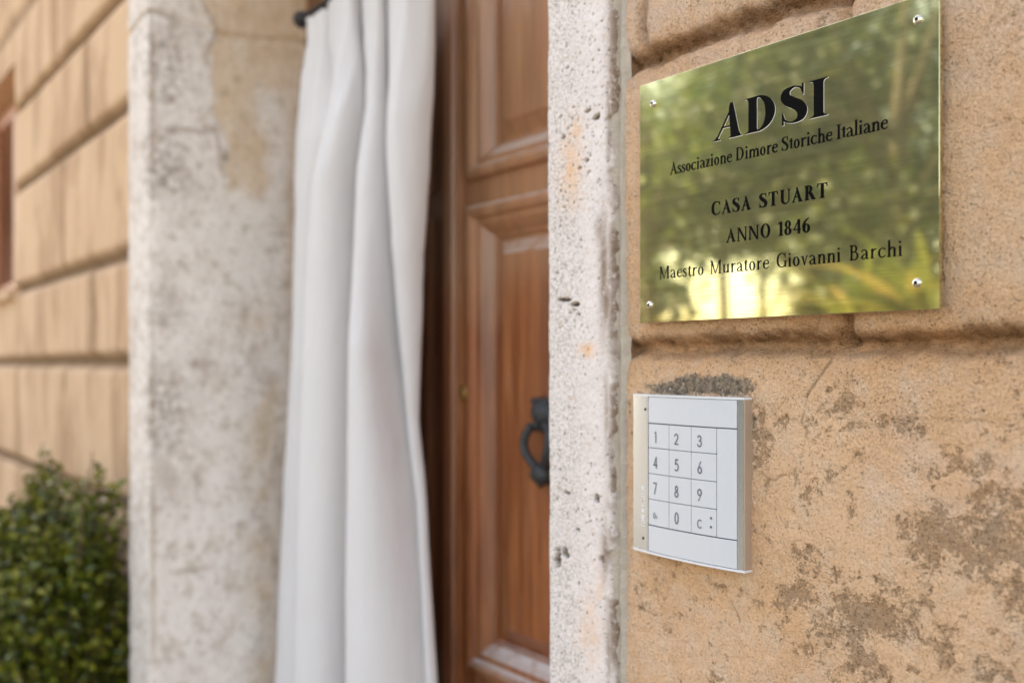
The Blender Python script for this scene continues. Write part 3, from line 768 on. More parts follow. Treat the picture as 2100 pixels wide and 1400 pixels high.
def door():
    Y = DOORY
    xm = at(921, 745, Y).x; xa0 = at(906, 745, Y - 0.02).x; xa1 = at(937, 745, Y - 0.02).x
    stile = at(973, 745, Y).x - xm                      # from meeting edge to the moulding
    wleaf = (XJ_R0 - 0.01) - xm
    zr0 = at(976, 441, Y).z; zr1 = at(976, 351, Y).z      # lock rail between the two panels
    zl0 = at(967, 1352, Y).z                              # bottom of lower panel moulding
    ztop = 2.60
    def leaf(x0, x1, meet_right, y, mat, label):
        m = MB()
        sl_ = stile if not meet_right else 0.10
        sr_ = 0.10 if not meet_right else stile
        m.box(x0, x0 + sl_, y, y + 0.045, 0.125, ztop); m.box(x1 - sr_, x1, y, y + 0.045, 0.125, ztop)
        a, b = x0 + sl_, x1 - sr_
        zones = [(0.125, zl0 - 0.36 - 0.10), None]
        m.box(a, b, y, y + 0.045, zr0, zr1)
        m.box(a, b, y, y + 0.045, zl0 - 0.11, zl0)
        m.box(a, b, y, y + 0.045, 0.125, 0.27); m.box(a, b, y, y + 0.045, ztop - 0.11, ztop)
        d = m.build("door_leaf", mat, house, bevel=0.0025); d["label"] = label
        for (z0, z1) in ((zr1, ztop - 0.11), (zl0, zr0), (0.27, zl0 - 0.11)):
            m = MB()
            # bolection moulding standing proud of the stiles
            frame_sweep(m, a, b, z0, z1, [(-0.016, y + 0.002), (-0.016, y - 0.010), (-0.010, y - 0.015), (-0.002, y - 0.016), (0.006, y - 0.012), (0.010, y - 0.004),
                                           (0.020, y - 0.002), (0.030, y + 0.006), (0.040, y + 0.018), (0.046, y + 0.020), (0.046, y + 0.026)], False)
            o = m.build("moulding", mat, d, bevel=0.0012)
            m = MB()
            frame_sweep(m, a + 0.044, b - 0.044, z0 + 0.044, z1 - 0.044, [(0, y + 0.026), (0.010, y + 0.026), (0.032, y + 0.012), (0.036, y + 0.008), (0.040, y + 0.008)], True)
            o = m.build("panel", mat, d, bevel=0.001)
        return d
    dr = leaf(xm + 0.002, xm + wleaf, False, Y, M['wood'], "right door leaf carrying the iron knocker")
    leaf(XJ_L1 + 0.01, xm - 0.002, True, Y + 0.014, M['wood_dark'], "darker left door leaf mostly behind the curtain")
    # astragal covering the meeting edges
    m = MB()
    pr = [(xa0, Y + 0.02), (xa0, Y - 0.012), (xa0 + 0.006, Y - 0.020), (xa1 - 0.018, Y - 0.022), (xa1 - 0.013, Y - 0.014), (xa1 - 0.007, Y - 0.014), (xa1 - 0.004, Y - 0.019), (xa1, Y - 0.017), (xa1 + 0.001, Y - 0.002)]
    vs = [(x, y, 0.125) for x, y in pr] + [(x, y, ztop) for x, y in pr]; n = len(pr)
    m.add(vs, [(i, i + 1, n + i + 1, n + i) for i in range(n - 1)])
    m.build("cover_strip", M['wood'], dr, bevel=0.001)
    # brass lock cap, keyhole, worn scrape
    c = at(960, 806, Y); m = MB(); m.lathe((c.x, Y, c.z), [(0.016, 0), (0.016, -0.006), (0.013, -0.014), (0.004, -0.017)], 'y', 20, 0, 1.0, 1.2); m.build("lock_cap", M['brass_old'], dr, True)
    c = at(970, 896, Y - 0.001); m = MB(); m.lathe((c.x, Y - 0.0015, c.z + 0.006), [(0.006, 0.001), (0.006, -0.001)], 'y', 16); m.box(c.x - 0.003, c.x + 0.003, Y - 0.0028, Y - 0.0005, c.z - 0.012, c.z + 0.004)
    m.build("keyhole", M['dark_iron'], dr)
    # iron knocker
    yk = Y + 0.008
    xc = at(1106, 850, yk - 0.02).x; zt_ = at(1104, 815, yk).z; zb = at(1104, 1000, yk - 0.02).z; H = zt_ - zb
    hw = 0.030
    m = MB()
    m.box(xc - 0.028, xc + 0.028, yk - 0.012, yk, zt_ - 0.38 * H, zt_)
    m.tube([(xc - 0.026, yk - 0.014, zt_ - 0.006), (xc + 0.026, yk - 0.014, zt_ - 0.006)], 0.007, 12)
    m.lathe((xc, yk - 0.008, zt_ - 0.16 * H), [(0.026, 0), (0.025, -0.010), (0.016, -0.019), (0.005, -0.023)], 'y', 16)
    for sx in (-1, 1):
        m.lathe((xc + sx * 0.012, yk - 0.010, zt_ - 0.30 * H), [(0.010, 0), (0.008, -0.010), (0.002, -0.014)], 'y', 12)
        m.lathe((xc + sx * 0.016, yk - 0.010, zt_ - 0.10 * H), [(0.008, 0), (0.006, -0.008), (0.002, -0.011)], 'y', 12)
    k = m.build("knocker_plate", M['iron'], dr, bevel=0.002)
    m = MB()
    for sx in (-1, 1):
        pts = []; rr = []
        for i in range(15):
            q = i / 14
            x = xc + sx * (0.017 + 0.020 * math.sin(math.pi * min(1, q * 0.95 + 0.10)) - 0.006 * q)
            z = zt_ - H * (0.30 + 0.50 * q); y = yk - 0.018 - 0.010 * math.sin(math.pi * q)
            pts.append((x, y, z)); rr.append(0.0064 + 0.0024 * math.sin(q * 21) ** 2)
        m.tube(pts, rr, 12)
    m.lathe((xc, yk - 0.016, zb + 0.155 * H), [(0.023, 0.006), (0.022, -0.006), (0.014, -0.014), (0.004, -0.017)], 'y', 18, 0, 1.0, 0.85)
    m.add([(xc - 0.017, yk - 0.010, zb + 0.13 * H), (xc + 0.017, yk - 0.010, zb + 0.13 * H), (xc, yk - 0.014, zb), (xc - 0.017, yk - 0.024, zb + 0.13 * H), (xc + 0.017, yk - 0.024, zb + 0.13 * H), (xc, yk - 0.020, zb)],
          [(0, 1, 2), (3, 5, 4), (0, 3, 4, 1), (1, 4, 5, 2), (2, 5, 3, 0)])
    m.build("knocker", M['iron'], dr, True)
    # timber frame head and cheek behind the curtain
    m = MB(); m.box(XJ_L1 - 0.02, XJ_L1 + 0.012, Y - 0.03, Y + 0.08, 0.12, 2.62); m.box(XJ_L1 - 0.02, XJ_R0 + 0.02, Y - 0.01, Y + 0.08, 2.60, 2.66)
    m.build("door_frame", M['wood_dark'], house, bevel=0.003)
door()

# ------------------------------------------------------------------ curtain and rod
CY = 0.27
def curtain():
    tab_py = [-30, 40, 100, 250, 403, 600, 850, 1000, 1400, 1800]
    left = [634, 632, 620, 614, 617, 610, 599, 591, 577, 565]
    vA = [676, 678, 682, 688, 673, 662, 652, 647, 637, 628]
    vB = [740, 742, 748, 761, 756, 751, 746, 741, 736, 730]
    vC = [793, 795, 797, 802, 812, 820, 840, 858, 884, 912]
    right = [884, 886, 886, 887, 880, 867, 860, 873, 902, 930]
    zt_ = at(690, -4, CY - 0.02).z
    zs = np.linspace(0.16, zt_, 330)
    dep = (at(745, 745, CY) - CAM).dot(FWD)
    pyr = PYH - (zs - 1.5) * FPX / dep
    def T(a): return np.interp(pyr, tab_py, a)
    L, A, B, C, Rr = T(left), T(vA), T(vB), T(vC), T(right)
    nx = [46, 56, 56, 56]
    bnd = [L, A, B, C, Rr]
    amps = [0.055, 0.10, 0.10, 0.06]
    X = []; P = []
    for k in range(4):
        q = np.linspace(0, 1, nx[k], endpoint=(k == 3))
        b0, b1 = bnd[k][:, None], bnd[k + 1][:, None]
        px = b0 + (b1 - b0) * q[None]
        wd = np.clip((b1 - b0) / 70.0, 0.02, 1.15)
        qq = q[None]; prof = np.where(qq < 0.16, np.sin(0.5 * math.pi * qq / 0.16) ** 0.8, np.cos(0.5 * math.pi * (qq - 0.16) / 0.84) ** 0.85)
        X.append(px); P.append(amps[k] * wd * prof + 0 * px)
    PX = np.concatenate(X, 1); PR = np.concatenate(P, 1)
    # plane position by column at the horizon row (vertical rulings)
    u = (PX - PXC) / FPX
    dirx = -CT + ST * u; diry = ST + CT * u
    tt = (CY - 0.6 * PR - CAM.y) / diry
    XX = CAM.x + dirx * tt
    Z = np.repeat(zs[:, None], PX.shape[1], 1)
    s = (XX - XX.min()) / 0.55
    top = sstep(1.5 + 0.33, zt_ - 0.02, Z)
    # gathers running down from the rod, soft secondary folds below
    g = np.sin(s * 62 + 3.0 * fbm(s * 2, Z * 0.5, 2, 2, 301)) * 0.5 + np.sin(s * 97 + 1.7) * 0.35
    PR = PR * (1 - 0.55 * top) + 0.012 * g * top ** 1.1
    PR = PR + 0.008 * (fbm(s * 4, Z * 0.3, 2.5, 3, 302) - 0.5) + 0.004 * (fbm(s * 3 + Z, Z * 1.6, 4, 3, 303) - 0.5)
    # gathered heading above the rod
    zr = at(620, 42, CY).z
    head = sstep(zr + 0.00, zr + 0.03, Z)
    PR = PR + 0.006 * np.sin(s * 130) * head + 0.012 * np.exp(-((Z - zr) / 0.012) ** 2)
    # tiny loose creases
    for (px, py, sl_, a) in ((755, 275, 0.8, 0.002), (870, 520, -0.6, 0.0012), (720, 745, 0.5, 0.003)):
        c = at(px, py, CY); d = (Z - c.z) - sl_ * (XX - c.x)
        PR = PR + a * np.exp(-(d / 0.012) ** 2) * np.exp(-((XX - c.x) / 0.05) ** 2)
    Yg = CY - PR
    o = grid_obj("curtain", XX, Yg, Z, M['cloth'])
    sol = o.modifiers.new("thickness", 'SOLIDIFY'); sol.thickness = 0.0016; sol.offset = 1
    tag(o, "white cotton curtain gathered on a rod and hanging in pleats before the wooden door", "curtain")
    # rod with round finial and bracket
    e = at(618, 40, CY + 0.005)
    rod = thing("curtain_rod", "dark metal curtain rod with a round finial carrying the white curtain", "curtain rod", (e.x, CY, e.z))
    m = MB(); m.tube([(e.x, CY + 0.006, e.z), (XJ_R0 - 0.02, CY + 0.006, e.z)], 0.008, 14); m.build("pole", M['dark_iron'], rod, True)
    m = MB(); m.lathe((e.x, CY + 0.006, e.z), [(0.002, -0.022), (0.012, -0.018), (0.018, -0.008), (0.019, 0.0), (0.016, 0.010), (0.010, 0.016), (0.012, 0.020), (0.009, 0.026)], 'x', 20); m.build("finial", M['dark_iron'], rod, True)
    for bx in (e.x + 0.04, XJ_R0 - 0.08):
        m = MB(); m.box(bx - 0.006, bx + 0.006, CY + 0.006, DOORY - 0.004, e.z - 0.005, e.z + 0.005); m.lathe((bx, DOORY - 0.004, e.z), [(0.016, 0), (0.016, -0.006)], 'y', 16); m.build("bracket", M['dark_iron'], rod)
curtain()

# ------------------------------------------------------------------ lettering: hand-built glyphs
def arc(cx, cy, rx, ry, a0, a1, n=28):
    return [(cx + rx * math.cos(R(a0 + (a1 - a0) * i / n)), cy + ry * math.sin(R(a0 + (a1 - a0) * i / n))) for i in range(n + 1)]

def spl(pts, n=10):
    """Catmull-Rom through (x, y, width)"""
    P_ = [pts[0]] + list(pts) + [pts[-1]]; out = []
    for i in range(1, len(P_) - 2):
        p0, p1, p2, p3 = P_[i - 1:i + 3]
        for k in range(n):
            t = k / n
            out.append(tuple(0.5 * (2 * p1[j] + (p2[j] - p0[j]) * t + (2 * p0[j] - 5 * p1[j] + 4 * p2[j] - p3[j]) * t * t + (3 * p1[j] - p0[j] - 3 * p2[j] + p3[j]) * t ** 3) for j in range(3)))
    out.append(tuple(pts[-1])); return out

def brush(pts):
    l, r = [], []
    for i, (x, y, w_) in enumerate(pts):
        a = pts[max(i - 1, 0)]; b = pts[min(i + 1, len(pts) - 1)]
        dx, dy = b[0] - a[0], b[1] - a[1]; n = math.hypot(dx, dy) or 1
        l.append((x - dy / n * w_ / 2, y + dx / n * w_ / 2)); r.append((x + dy / n * w_ / 2, y - dx / n * w_ / 2))
    return [l + r[::-1]]

def curve(*pts): return brush(spl(pts))
def rect(x0, y0, x1, y1): return [[(x0, y0), (x1, y0), (x1, y1), (x0, y1)]]
def ring(cx, cy, rx, ry, tx, ty):
    return [arc(cx, cy, rx, ry, 0, 352, 44), arc(cx, cy, rx - tx, ry - ty, 0, 352, 44)]

def serif(x0, x1, y, up, T, t, L=None):
    """bracketed slab under/over a stem x0..x1; up = +1 when the serif sits on the baseline"""
    s = L if L is not None else 0.055 + 0.25 * T; h = t * 0.55
    q = []
    q += [(x0 - s, y), (x1 + s, y), (x1 + s, y + up * h)]
    q += [(x1 + s * (1 - k) ** 2, y + up * (h + 0.085 * k * k)) for k in (0.35, 0.7, 1.0)]
    q += [(x0 - s * (1 - k) ** 2, y + up * (h + 0.085 * k * k)) for k in (1.0, 0.7, 0.35)]
    q += [(x0 - s, y + up * h)]
    return [q]

def flag(x0, y, T, t):          # slanted head serif of lower-case stems
    return [[(x0 - 0.075, y - 0.075), (x0 + T * 0.5, y + 0.02), (x0 + T, y + 0.025), (x0 + T, y - 0.12), (x0, y - 0.12), (x0, y - 0.055)]]

def glyph(ch, T, t):
    """pieces and advance width; capital height 1, x-height 0.62"""
    X = 0.63; g = []
    if ch == ' ': return [], 0.24
    if ch == 'A':
        a = 0.30
        g += [[[(0.055, 0), (0.055 + t * 1.05, 0), (a + t * 0.9, 0.80), (a + 0.05, 1.0)]]]
        g += [[[(a - 0.02, 1.02), (a + 0.055, 1.02), (0.635, 0), (0.635 - T * 1.12, 0), (a + 0.03 - T * .3, 0.86)]]]
        g += [rect(0.155, 0.325, 0.50, 0.325 + t)]
        g += [serif(0.065, 0.065 + t, 0, 1, T, t, 0.065), serif(0.635 - T * 1.1, 0.63, 0, 1, T, t, 0.05)]; return g, 0.68
    if ch == 'D':
        x = 0.10
        g += [rect(x, 0, x + T, 1), [serif(x, x + T, 0, 1, T, t, .07)[0]], [serif(x, x + T, 1, -1, T, t, .07)[0]]]
        o = [(x, 1)] + arc(0.30, 0.5, 0.38, 0.5, 90, -90) + [(x, 0)]; i = [(x, t)] + arc(0.30, 0.5, 0.38 - T * 1.1, 0.5 - t, -90, 90) + [(x, 1 - t)]
        g += [[o + i]]; return g, 0.75
    if ch == 'S':
        w_ = T * 1.15
        g += [curve((0.455, 0.76, t * .7), (0.42, 0.90, t * .9), (0.285, 0.975, t), (0.13, 0.90, w_ * .72), (0.105, 0.74, w_ * .95), (0.20, 0.60, w_ * 1.15), (0.35, 0.46, w_ * 1.15), (0.44, 0.29, w_ * .98), (0.405, 0.10, w_ * .72), (0.25, 0.025, t), (0.10, 0.10, t * .9), (0.05, 0.27, t * .7))]
        g += [[[(0.43, 1.01), (0.475, 1.01), (0.475, 0.70), (0.45, 0.70)]], [[(0.03, -0.01), (0.075, -0.01), (0.06, 0.32), (0.03, 0.32)]]]; return g, 0.54
    if ch == 'I':
        g += [rect(0.09, 0, 0.09 + T, 1), serif(0.09, 0.09 + T, 0, 1, T, t, .085), serif(0.09, 0.09 + T, 1, -1, T, t, .085)]; return g, 0.18 + T
    if ch in 'CG':
        g += [curve((0.60, 0.72, t * .6), (0.565, 0.86, t), (0.44, 0.97, t * 1.05), (0.27, 0.95, T * .7), (0.14, 0.79, T * .98), (0.10, 0.50, T * 1.08), (0.14, 0.22, T * .98), (0.27, 0.055, T * .7), (0.43, 0.03, t * 1.05), (0.56, 0.12, t), (0.62, 0.25, t * .6))]
        g += [[[(0.585, 1.0), (0.625, 1.0), (0.615, 0.68), (0.59, 0.68)]]]
        if ch == 'G':
            g += [rect(0.555, 0.02, 0.555 + T * .95, 0.42), serif(0.555, 0.555 + T * .95, 0.45, -1, T, t, .06)]; return g, 0.72
        return g, 0.67
    if ch == 'T':
        c = 0.31
        g += [rect(c - T / 2, 0, c + T / 2, 1), serif(c - T / 2, c + T / 2, 0, 1, T, t, .075), rect(0.03, 1 - t, 0.59, 1)]
        g += [[[(0.02, 1.0), (0.06, 1.0), (0.10, 1 - t), (0.035, 0.75), (0.0, 0.75)]], [[(0.60, 1.0), (0.56, 1.0), (0.52, 1 - t), (0.585, 0.75), (0.62, 0.75)]]]; return g, 0.64
    if ch == 'U':
        g += [rect(0.09, 0.30, 0.09 + T, 1), serif(0.09, 0.09 + T, 1, -1, T, t, .065), rect(0.56, 0.30, 0.56 + t, 1), serif(0.56, 0.56 + t, 1, -1, T, t, .07)]
        o = arc((0.65 + t) / 2 + 0.0, 0.30, (0.47 + t) / 2, 0.32, 180, 360); i = arc((0.65 + T) / 2, 0.30, (0.47 - T) / 2, 0.32 - t * 1.3, 360, 180)
        g += [[o + i]]; return g, 0.70
    if ch == 'R':
        x = 0.09
        g += [rect(x, 0, x + T, 1), serif(x, x + T, 0, 1, T, t, .065), serif(x, x + T, 1, -1, T, t, .065)]
        o = [(x, 1)] + arc(0.29, 0.745, 0.22, 0.255, 90, -90) + [(x, 0.49)]; i = [(x, 0.49 + t)] + arc(0.29, 0.745, 0.22 - T, 0.255 - t, -90, 90) + [(x, 1 - t)]
        g += [[o + i], [[(0.27, 0.51), (0.27 + T * 1.05, 0.53), (0.70, 0.0), (0.70 - T * 1.25, 0.0)]], rect(0.62, 0, 0.72, t * .7)]; return g, 0.71
    if ch == 'B':
        x = 0.09
        g += [rect(x, 0, x + T, 1), serif(x, x + T, 0, 1, T, t, .065), serif(x, x + T, 1, -1, T, t, .065)]
        o = [(x, 1)] + arc(0.29, 0.76, 0.19, 0.24, 90, -90) + [(x, 0.52)]; i = [(x, 0.52 + t)] + arc(0.29, 0.76, 0.19 - T, 0.24 - t, -90, 90) + [(x, 1 - t)]
        g += [[o + i]]
        o = [(x, 0.56)] + arc(0.31, 0.28, 0.24, 0.28, 90, -90) + [(x, 0)]; i = [(x, t)] + arc(0.31, 0.28, 0.24 - T, 0.28 - t, -90, 90) + [(x, 0.56 - t)]
        g += [[o + i]]; return g, 0.62
    if ch == 'N':
        g += [rect(0.10, 0, 0.10 + t, 1), serif(0.10, 0.10 + t, 0, 1, T, t, .06), rect(0.60, 0.0, 0.60 + t, 1), serif(0.60, 0.60 + t, 1, -1, T, t, .06)]
        g += [[[(0.035, 1), (0.08 + T * .9, 1), (0.60 + t, 0.02), (0.60 + t, -0.03), (0.60 - t * .4, -0.03), (0.10, 0.92), (0.035, 0.965)]]]; return g, 0.74
    if ch == 'M':
        g += [rect(0.10, 0, 0.10 + t, 1), serif(0.10, 0.10 + t, 0, 1, T, t, .06), rect(0.70, 0, 0.70 + T, 1), serif(0.70, 0.70 + T, 0, 1, T, t, .06), serif(0.72, 0.70 + T, 1, -1, T, t, .05)]
        g += [[[(0.04, 1), (0.09 + T * .95, 1), (0.44, 0.02), (0.40, 0.02), (0.10, 0.86), (0.04, 0.96)]], [[(0.40, 0.02), (0.44, 0.02), (0.76, 1), (0.70, 1)]]]; return g, 0.90
    if ch == 'O':
        g += [ring(0.37, 0.5, 0.32, 0.52, T * 1.05, t)]; return g, 0.74
    # ---- lower case
    if ch == 'a':
        x = 0.29
        g += [curve((0.075, X - .13, T * .8), (0.10, X - .05, t * 1.1), (0.20, X - .012, t), (0.30, X - .06, T * .7), (x + T / 2, X - .2, T)), rect(x, 0.10, x + T, X - .16)]
        g += [curve((x + T * .5, 0.13, T), (x + T * .7, 0.03, t * 1.2), (x + T + .05, 0.035, t), (x + T + .09, 0.075, t * .5))]
        g += [curve((x + .02, X * .58, t), (0.17, X * .47, t * 1.1), (0.085, X * .27, T * .95), (0.12, 0.04, T * .6), (0.20, 0.025, t), (x + .02, 0.13, t))]; return g, 0.42 + T * .5
    if ch in 'ce':
        c = 0.235
        g += [curve((0.40, X * .78 if ch == 'c' else X * .62, T * .7 if ch == 'c' else T * .6), (0.365, X * .9, t * 1.2 if ch == 'c' else T * .75), (0.25, X - t * .4, t * 1.1), (0.12, X * .82, T * .8), (0.075, X * .5, T * 1.05), (0.12, X * .18, T * .85), (0.24, t * .5, t * 1.2), (0.35, X * .10, t * 1.1), (0.42, X * .25, t * .5))]
        if ch == 'e': g += [rect(0.07, X * .54, 0.42, X * .54 + t * 1.25)]
        return g, 0.45
    if ch == 'o':
        g += [ring(0.245, X / 2, 0.215, X / 2 + .015, T * 1.02, t)]; return g, 0.49
    if ch == 's':
        g += [curve((0.29, X * .76, t * .7), (0.265, X * .91, t), (0.18, X * .975, t), (0.085, X * .87, T * .7), (0.085, X * .70, T * .85), (0.17, X * .56, T * 1.0), (0.27, X * .42, T * .95), (0.30, X * .22, T * .8), (0.24, X * .05, t * 1.2), (0.14, X * .03, t), (0.06, X * .12, t), (0.035, X * .27, t * .7))]
        g += [[[(0.27, X + .005), (0.31, X + .005), (0.305, X * .68), (0.285, X * .68)]], [[(0.02, -.005), (0.055, -.005), (0.045, X * .34), (0.02, X * .34)]]]; return g, 0.36
    if ch in 'il':
        h = X if ch == 'i' else 1.05
        g += [rect(0.075, 0, 0.075 + T, h - .02), serif(0.075, 0.075 + T, 0, 1, T, t, .06), flag(0.075, h, T, t)]
        if ch == 'i': g += [[arc(0.075 + T * .45, X + .245, max(T * .62, .06), max(T * .62, .06), 0, 350, 20)]]
        return g, 0.15 + T
    if ch == 't':
        x = 0.10
        g += [rect(x, 0.12, x + T, X), [[(x, X - .03), (x, X + .10), (x + T, X + .20), (x + T, X - .03)]], rect(0.02, X - t, 0.29, X)]
        g += [curve((x + T / 2, 0.15, T), (x + T * .62, 0.04, T * .7), (x + T + .06, 0.02, t * 1.2), (0.30, 0.10, t * .6))]; return g, 0.31
    if ch in 'nmhr':
        x = 0.075; h = 1.05 if ch == 'h' else X
        g += [rect(x, 0, x + T, h - .02), serif(x, x + T, 0, 1, T, t, .055), flag(x, h, T, t)]
        if ch == 'r':
            g += [curve((x + T * .8, X - .18, t), (x + T + .07, X - .05, t * 1.3), (x + T + .14, X - .035, T * .75), (x + T + .17, X - .09, T * .7))]; return g, 0.28 + T
        n = 2 if ch == 'm' else 1; st = 0.29
        for k in range(n):
            x0 = x + k * st; x1 = x0 + st
            g += [curve((x0 + T * .8, X - .20, t * .8), (x0 + T + .06, X - .065, t * 1.3), (x1 - .045, X - .03, T * .75), (x1 + T * .42, X - .11, T * .95), (x1 + T / 2, X - .24, T)), rect(x1, 0, x1 + T, X - .22), serif(x1, x1 + T, 0, 1, T, t, .055)]
        return g, x + st * n + T + .065
    if ch == 'u':
        x = 0.075; x1 = x + .30
        g += [rect(x, 0.18, x + T, X - .02), flag(x, X, T, t), rect(x1, 0, x1 + T, X - .02), flag(x1, X, T, t), rect(x1 + T * .5, 0, x1 + T + .06, t * .8)]
        g += [curve((x + T / 2, 0.20, T), (x + T * .6, 0.08, T * .9), (x + T + .06, 0.03, T * .6), (x1 - .04, 0.06, t * 1.2), (x1 + .02, 0.15, t * .8))]; return g, x1 + T + .07
    if ch == 'v':
        g += [[[(0.05, X), (0.06 + T, X), (0.255, 0.12), (0.245, -.02), (0.215, -.02)]], [[(0.215, -.02), (0.25, -.02), (0.41, X), (0.41 - t, X)]], rect(0.0, X - t * .7, 0.06 + T + .05, X), rect(0.33, X - t * .7, 0.47, X)]; return g, 0.46
    if ch == 'z':
        g += [rect(0.045, X - t, 0.37, X), rect(0.03, 0, 0.37, t), [[(0.03, 0.0), (0.03 + T * 1.15, 0.0), (0.37, X), (0.37 - T * 1.15, X)]], [[(0.045, X), (0.07, X), (0.07, X - .17), (0.045, X - .17)]], [[(0.37, 0), (0.345, 0), (0.35, .18), (0.375, .18)]]]; return g, 0.41
    # ---- figures
    if ch == '1':
        g += [rect(0.17, 0, 0.17 + T, 1), serif(0.17, 0.17 + T, 0, 1, T, t, .07), [[(0.17, 1.0), (0.17, 0.86), (0.05, 0.82), (0.05, 0.855)]]]; return g, 0.38
    if ch == '8':
        g += [ring(0.255, 0.75, 0.19, 0.26, T * .85, t), ring(0.255, 0.26, 0.225, 0.275, T, t)]; return g, 0.51
    if ch == '4':
        g += [rect(0.29, 0, 0.29 + T, 1), rect(0.02, 0.25, 0.50, 0.25 + t * 1.2), [[(0.02, 0.25), (0.02 + t * 1.4, 0.25), (0.33, 0.86), (0.33, 1.0)]]]; return g, 0.51
    if ch == '6':
        g += [ring(0.265, 0.30, 0.225, 0.315, T, t), curve((0.085, 0.34, T), (0.12, 0.60, T * .9), (0.24, 0.84, T * .7), (0.42, 1.0, t * .7))]; return g, 0.51
    return [], 0.3

def text_line(parent, text, px0, py0, px1, py1, pyt_, Yp, T, t, gap=0.0, word=None, slant=None, name="lettering", glint=0.0005, lead=None):
    """one engraved line: baseline runs from photo point (px0,py0) to (px1,py1); pyt_ = cap top at px1"""
    a, b = at(px0, py0, Yp), at(px1, py1, Yp)
    z0 = (a.z + b.z) / 2; cap = at(px1, pyt_, Yp).z - b.z
    pos = []; x = 0
    for i, ch in enumerate(text):
        gl, adv = glyph(ch, T, t)
        if ch == ' ' and word: adv = word
        pos.append((x, gl, ch)); x += adv + gap
    tot = x - gap
    sx = (b.x - a.x) / tot
    m = MB(); k = 0
    for x0, gl, ch in pos:
        for pc in gl:
            k += 1
            for mi, (ox, oz, dy) in ((0, (0, 0, 0)), (1, (glint, -glint, 0.00007))):
                if glint == 0 and mi == 1: continue
                dd = Yp - 0.00012 - (k % 7) * 0.000008 + dy
                sl_ = slant(ch) if slant else 0
                m.poly(pc, lambda u, v: (a.x + (x0 + u + sl_ * v) * sx + ox, dd, z0 + v * cap + oz), mi)
    return m.build(name, [M['ink'], M['glint']], parent, recalc=False)

# ------------------------------------------------------------------ brass plaque
YP = -0.009
def plaque():
    c0 = at(1312, 662, YP); c1 = at(1927, 634, YP)
    x0, x1 = c0.x, c1.x; zb = (c0.z + c1.z) / 2
    zt_ = (at(1314, 177, YP).z + at(1855, 0, YP).z) / 2
    pl = thing("plaque", "polished brass name plaque with black engraved lettering screwed to the plaster wall", "plaque", ((x0 + x1) / 2, YP, zb))
    m = MB(); m.box(x0, x1, YP, YP + 0.0035, zb, zt_)
    m.build("plate", M['brass'], pl, bevel=0.0004)
    for px, py in ((1883, 41), (1881, 580), (1340, 213), (1333, 625)):
        c = at(px, py, YP); m = MB()
        r = 0.0035
        m.lathe((c.x, YP, c.z), [(r, 0.0), (r * .98, -0.0006), (r * .82, -0.0016), (r * .55, -0.0023), (r * .30, -0.0025)], 'y', 26)
        st = []
        for k in range(24):
            an = 2 * math.pi * k / 24; rr = r * (0.50 if (k // 2) % 2 == 0 else 0.34); st.append((c.x + rr * math.cos(an), c.z + rr * math.sin(an)))
        o = m.build("screw", M['steel'], pl, True)
        m = MB(); m.poly([st], lambda u, v: (u, YP - 0.00262, v)); m.build("socket", M['ink'], o, recalc=False)
    text_line(pl, "ADSI", 1462, 291, 1699, 236.5, 158, YP, 0.19, 0.05, 0.04, None, lambda ch: 0.12 if ch == 'A' else 0.0, glint=0.00032)
    text_line(pl, "Associazione Dimore Storiche Italiane", 1374, 359, 1821, 264, 233, YP, 0.135, 0.07, 0.012, 0.24, glint=0)
    text_line(pl, "CASA STUART", 1459, 441, 1698, 406, 375, YP, 0.18, 0.07, 0.07, 0.40, glint=0)
    text_line(pl, "ANNO 1846", 1489, 497, 1662, 477, 447, YP, 0.16, 0.07, 0.05, 0.28, glint=0)
    text_line(pl, "Maestro Muratore Giovanni Barchi", 1352, 572, 1851, 525, 492, YP, 0.11, 0.06, 0.05, 0.38, glint=0)
plaque()

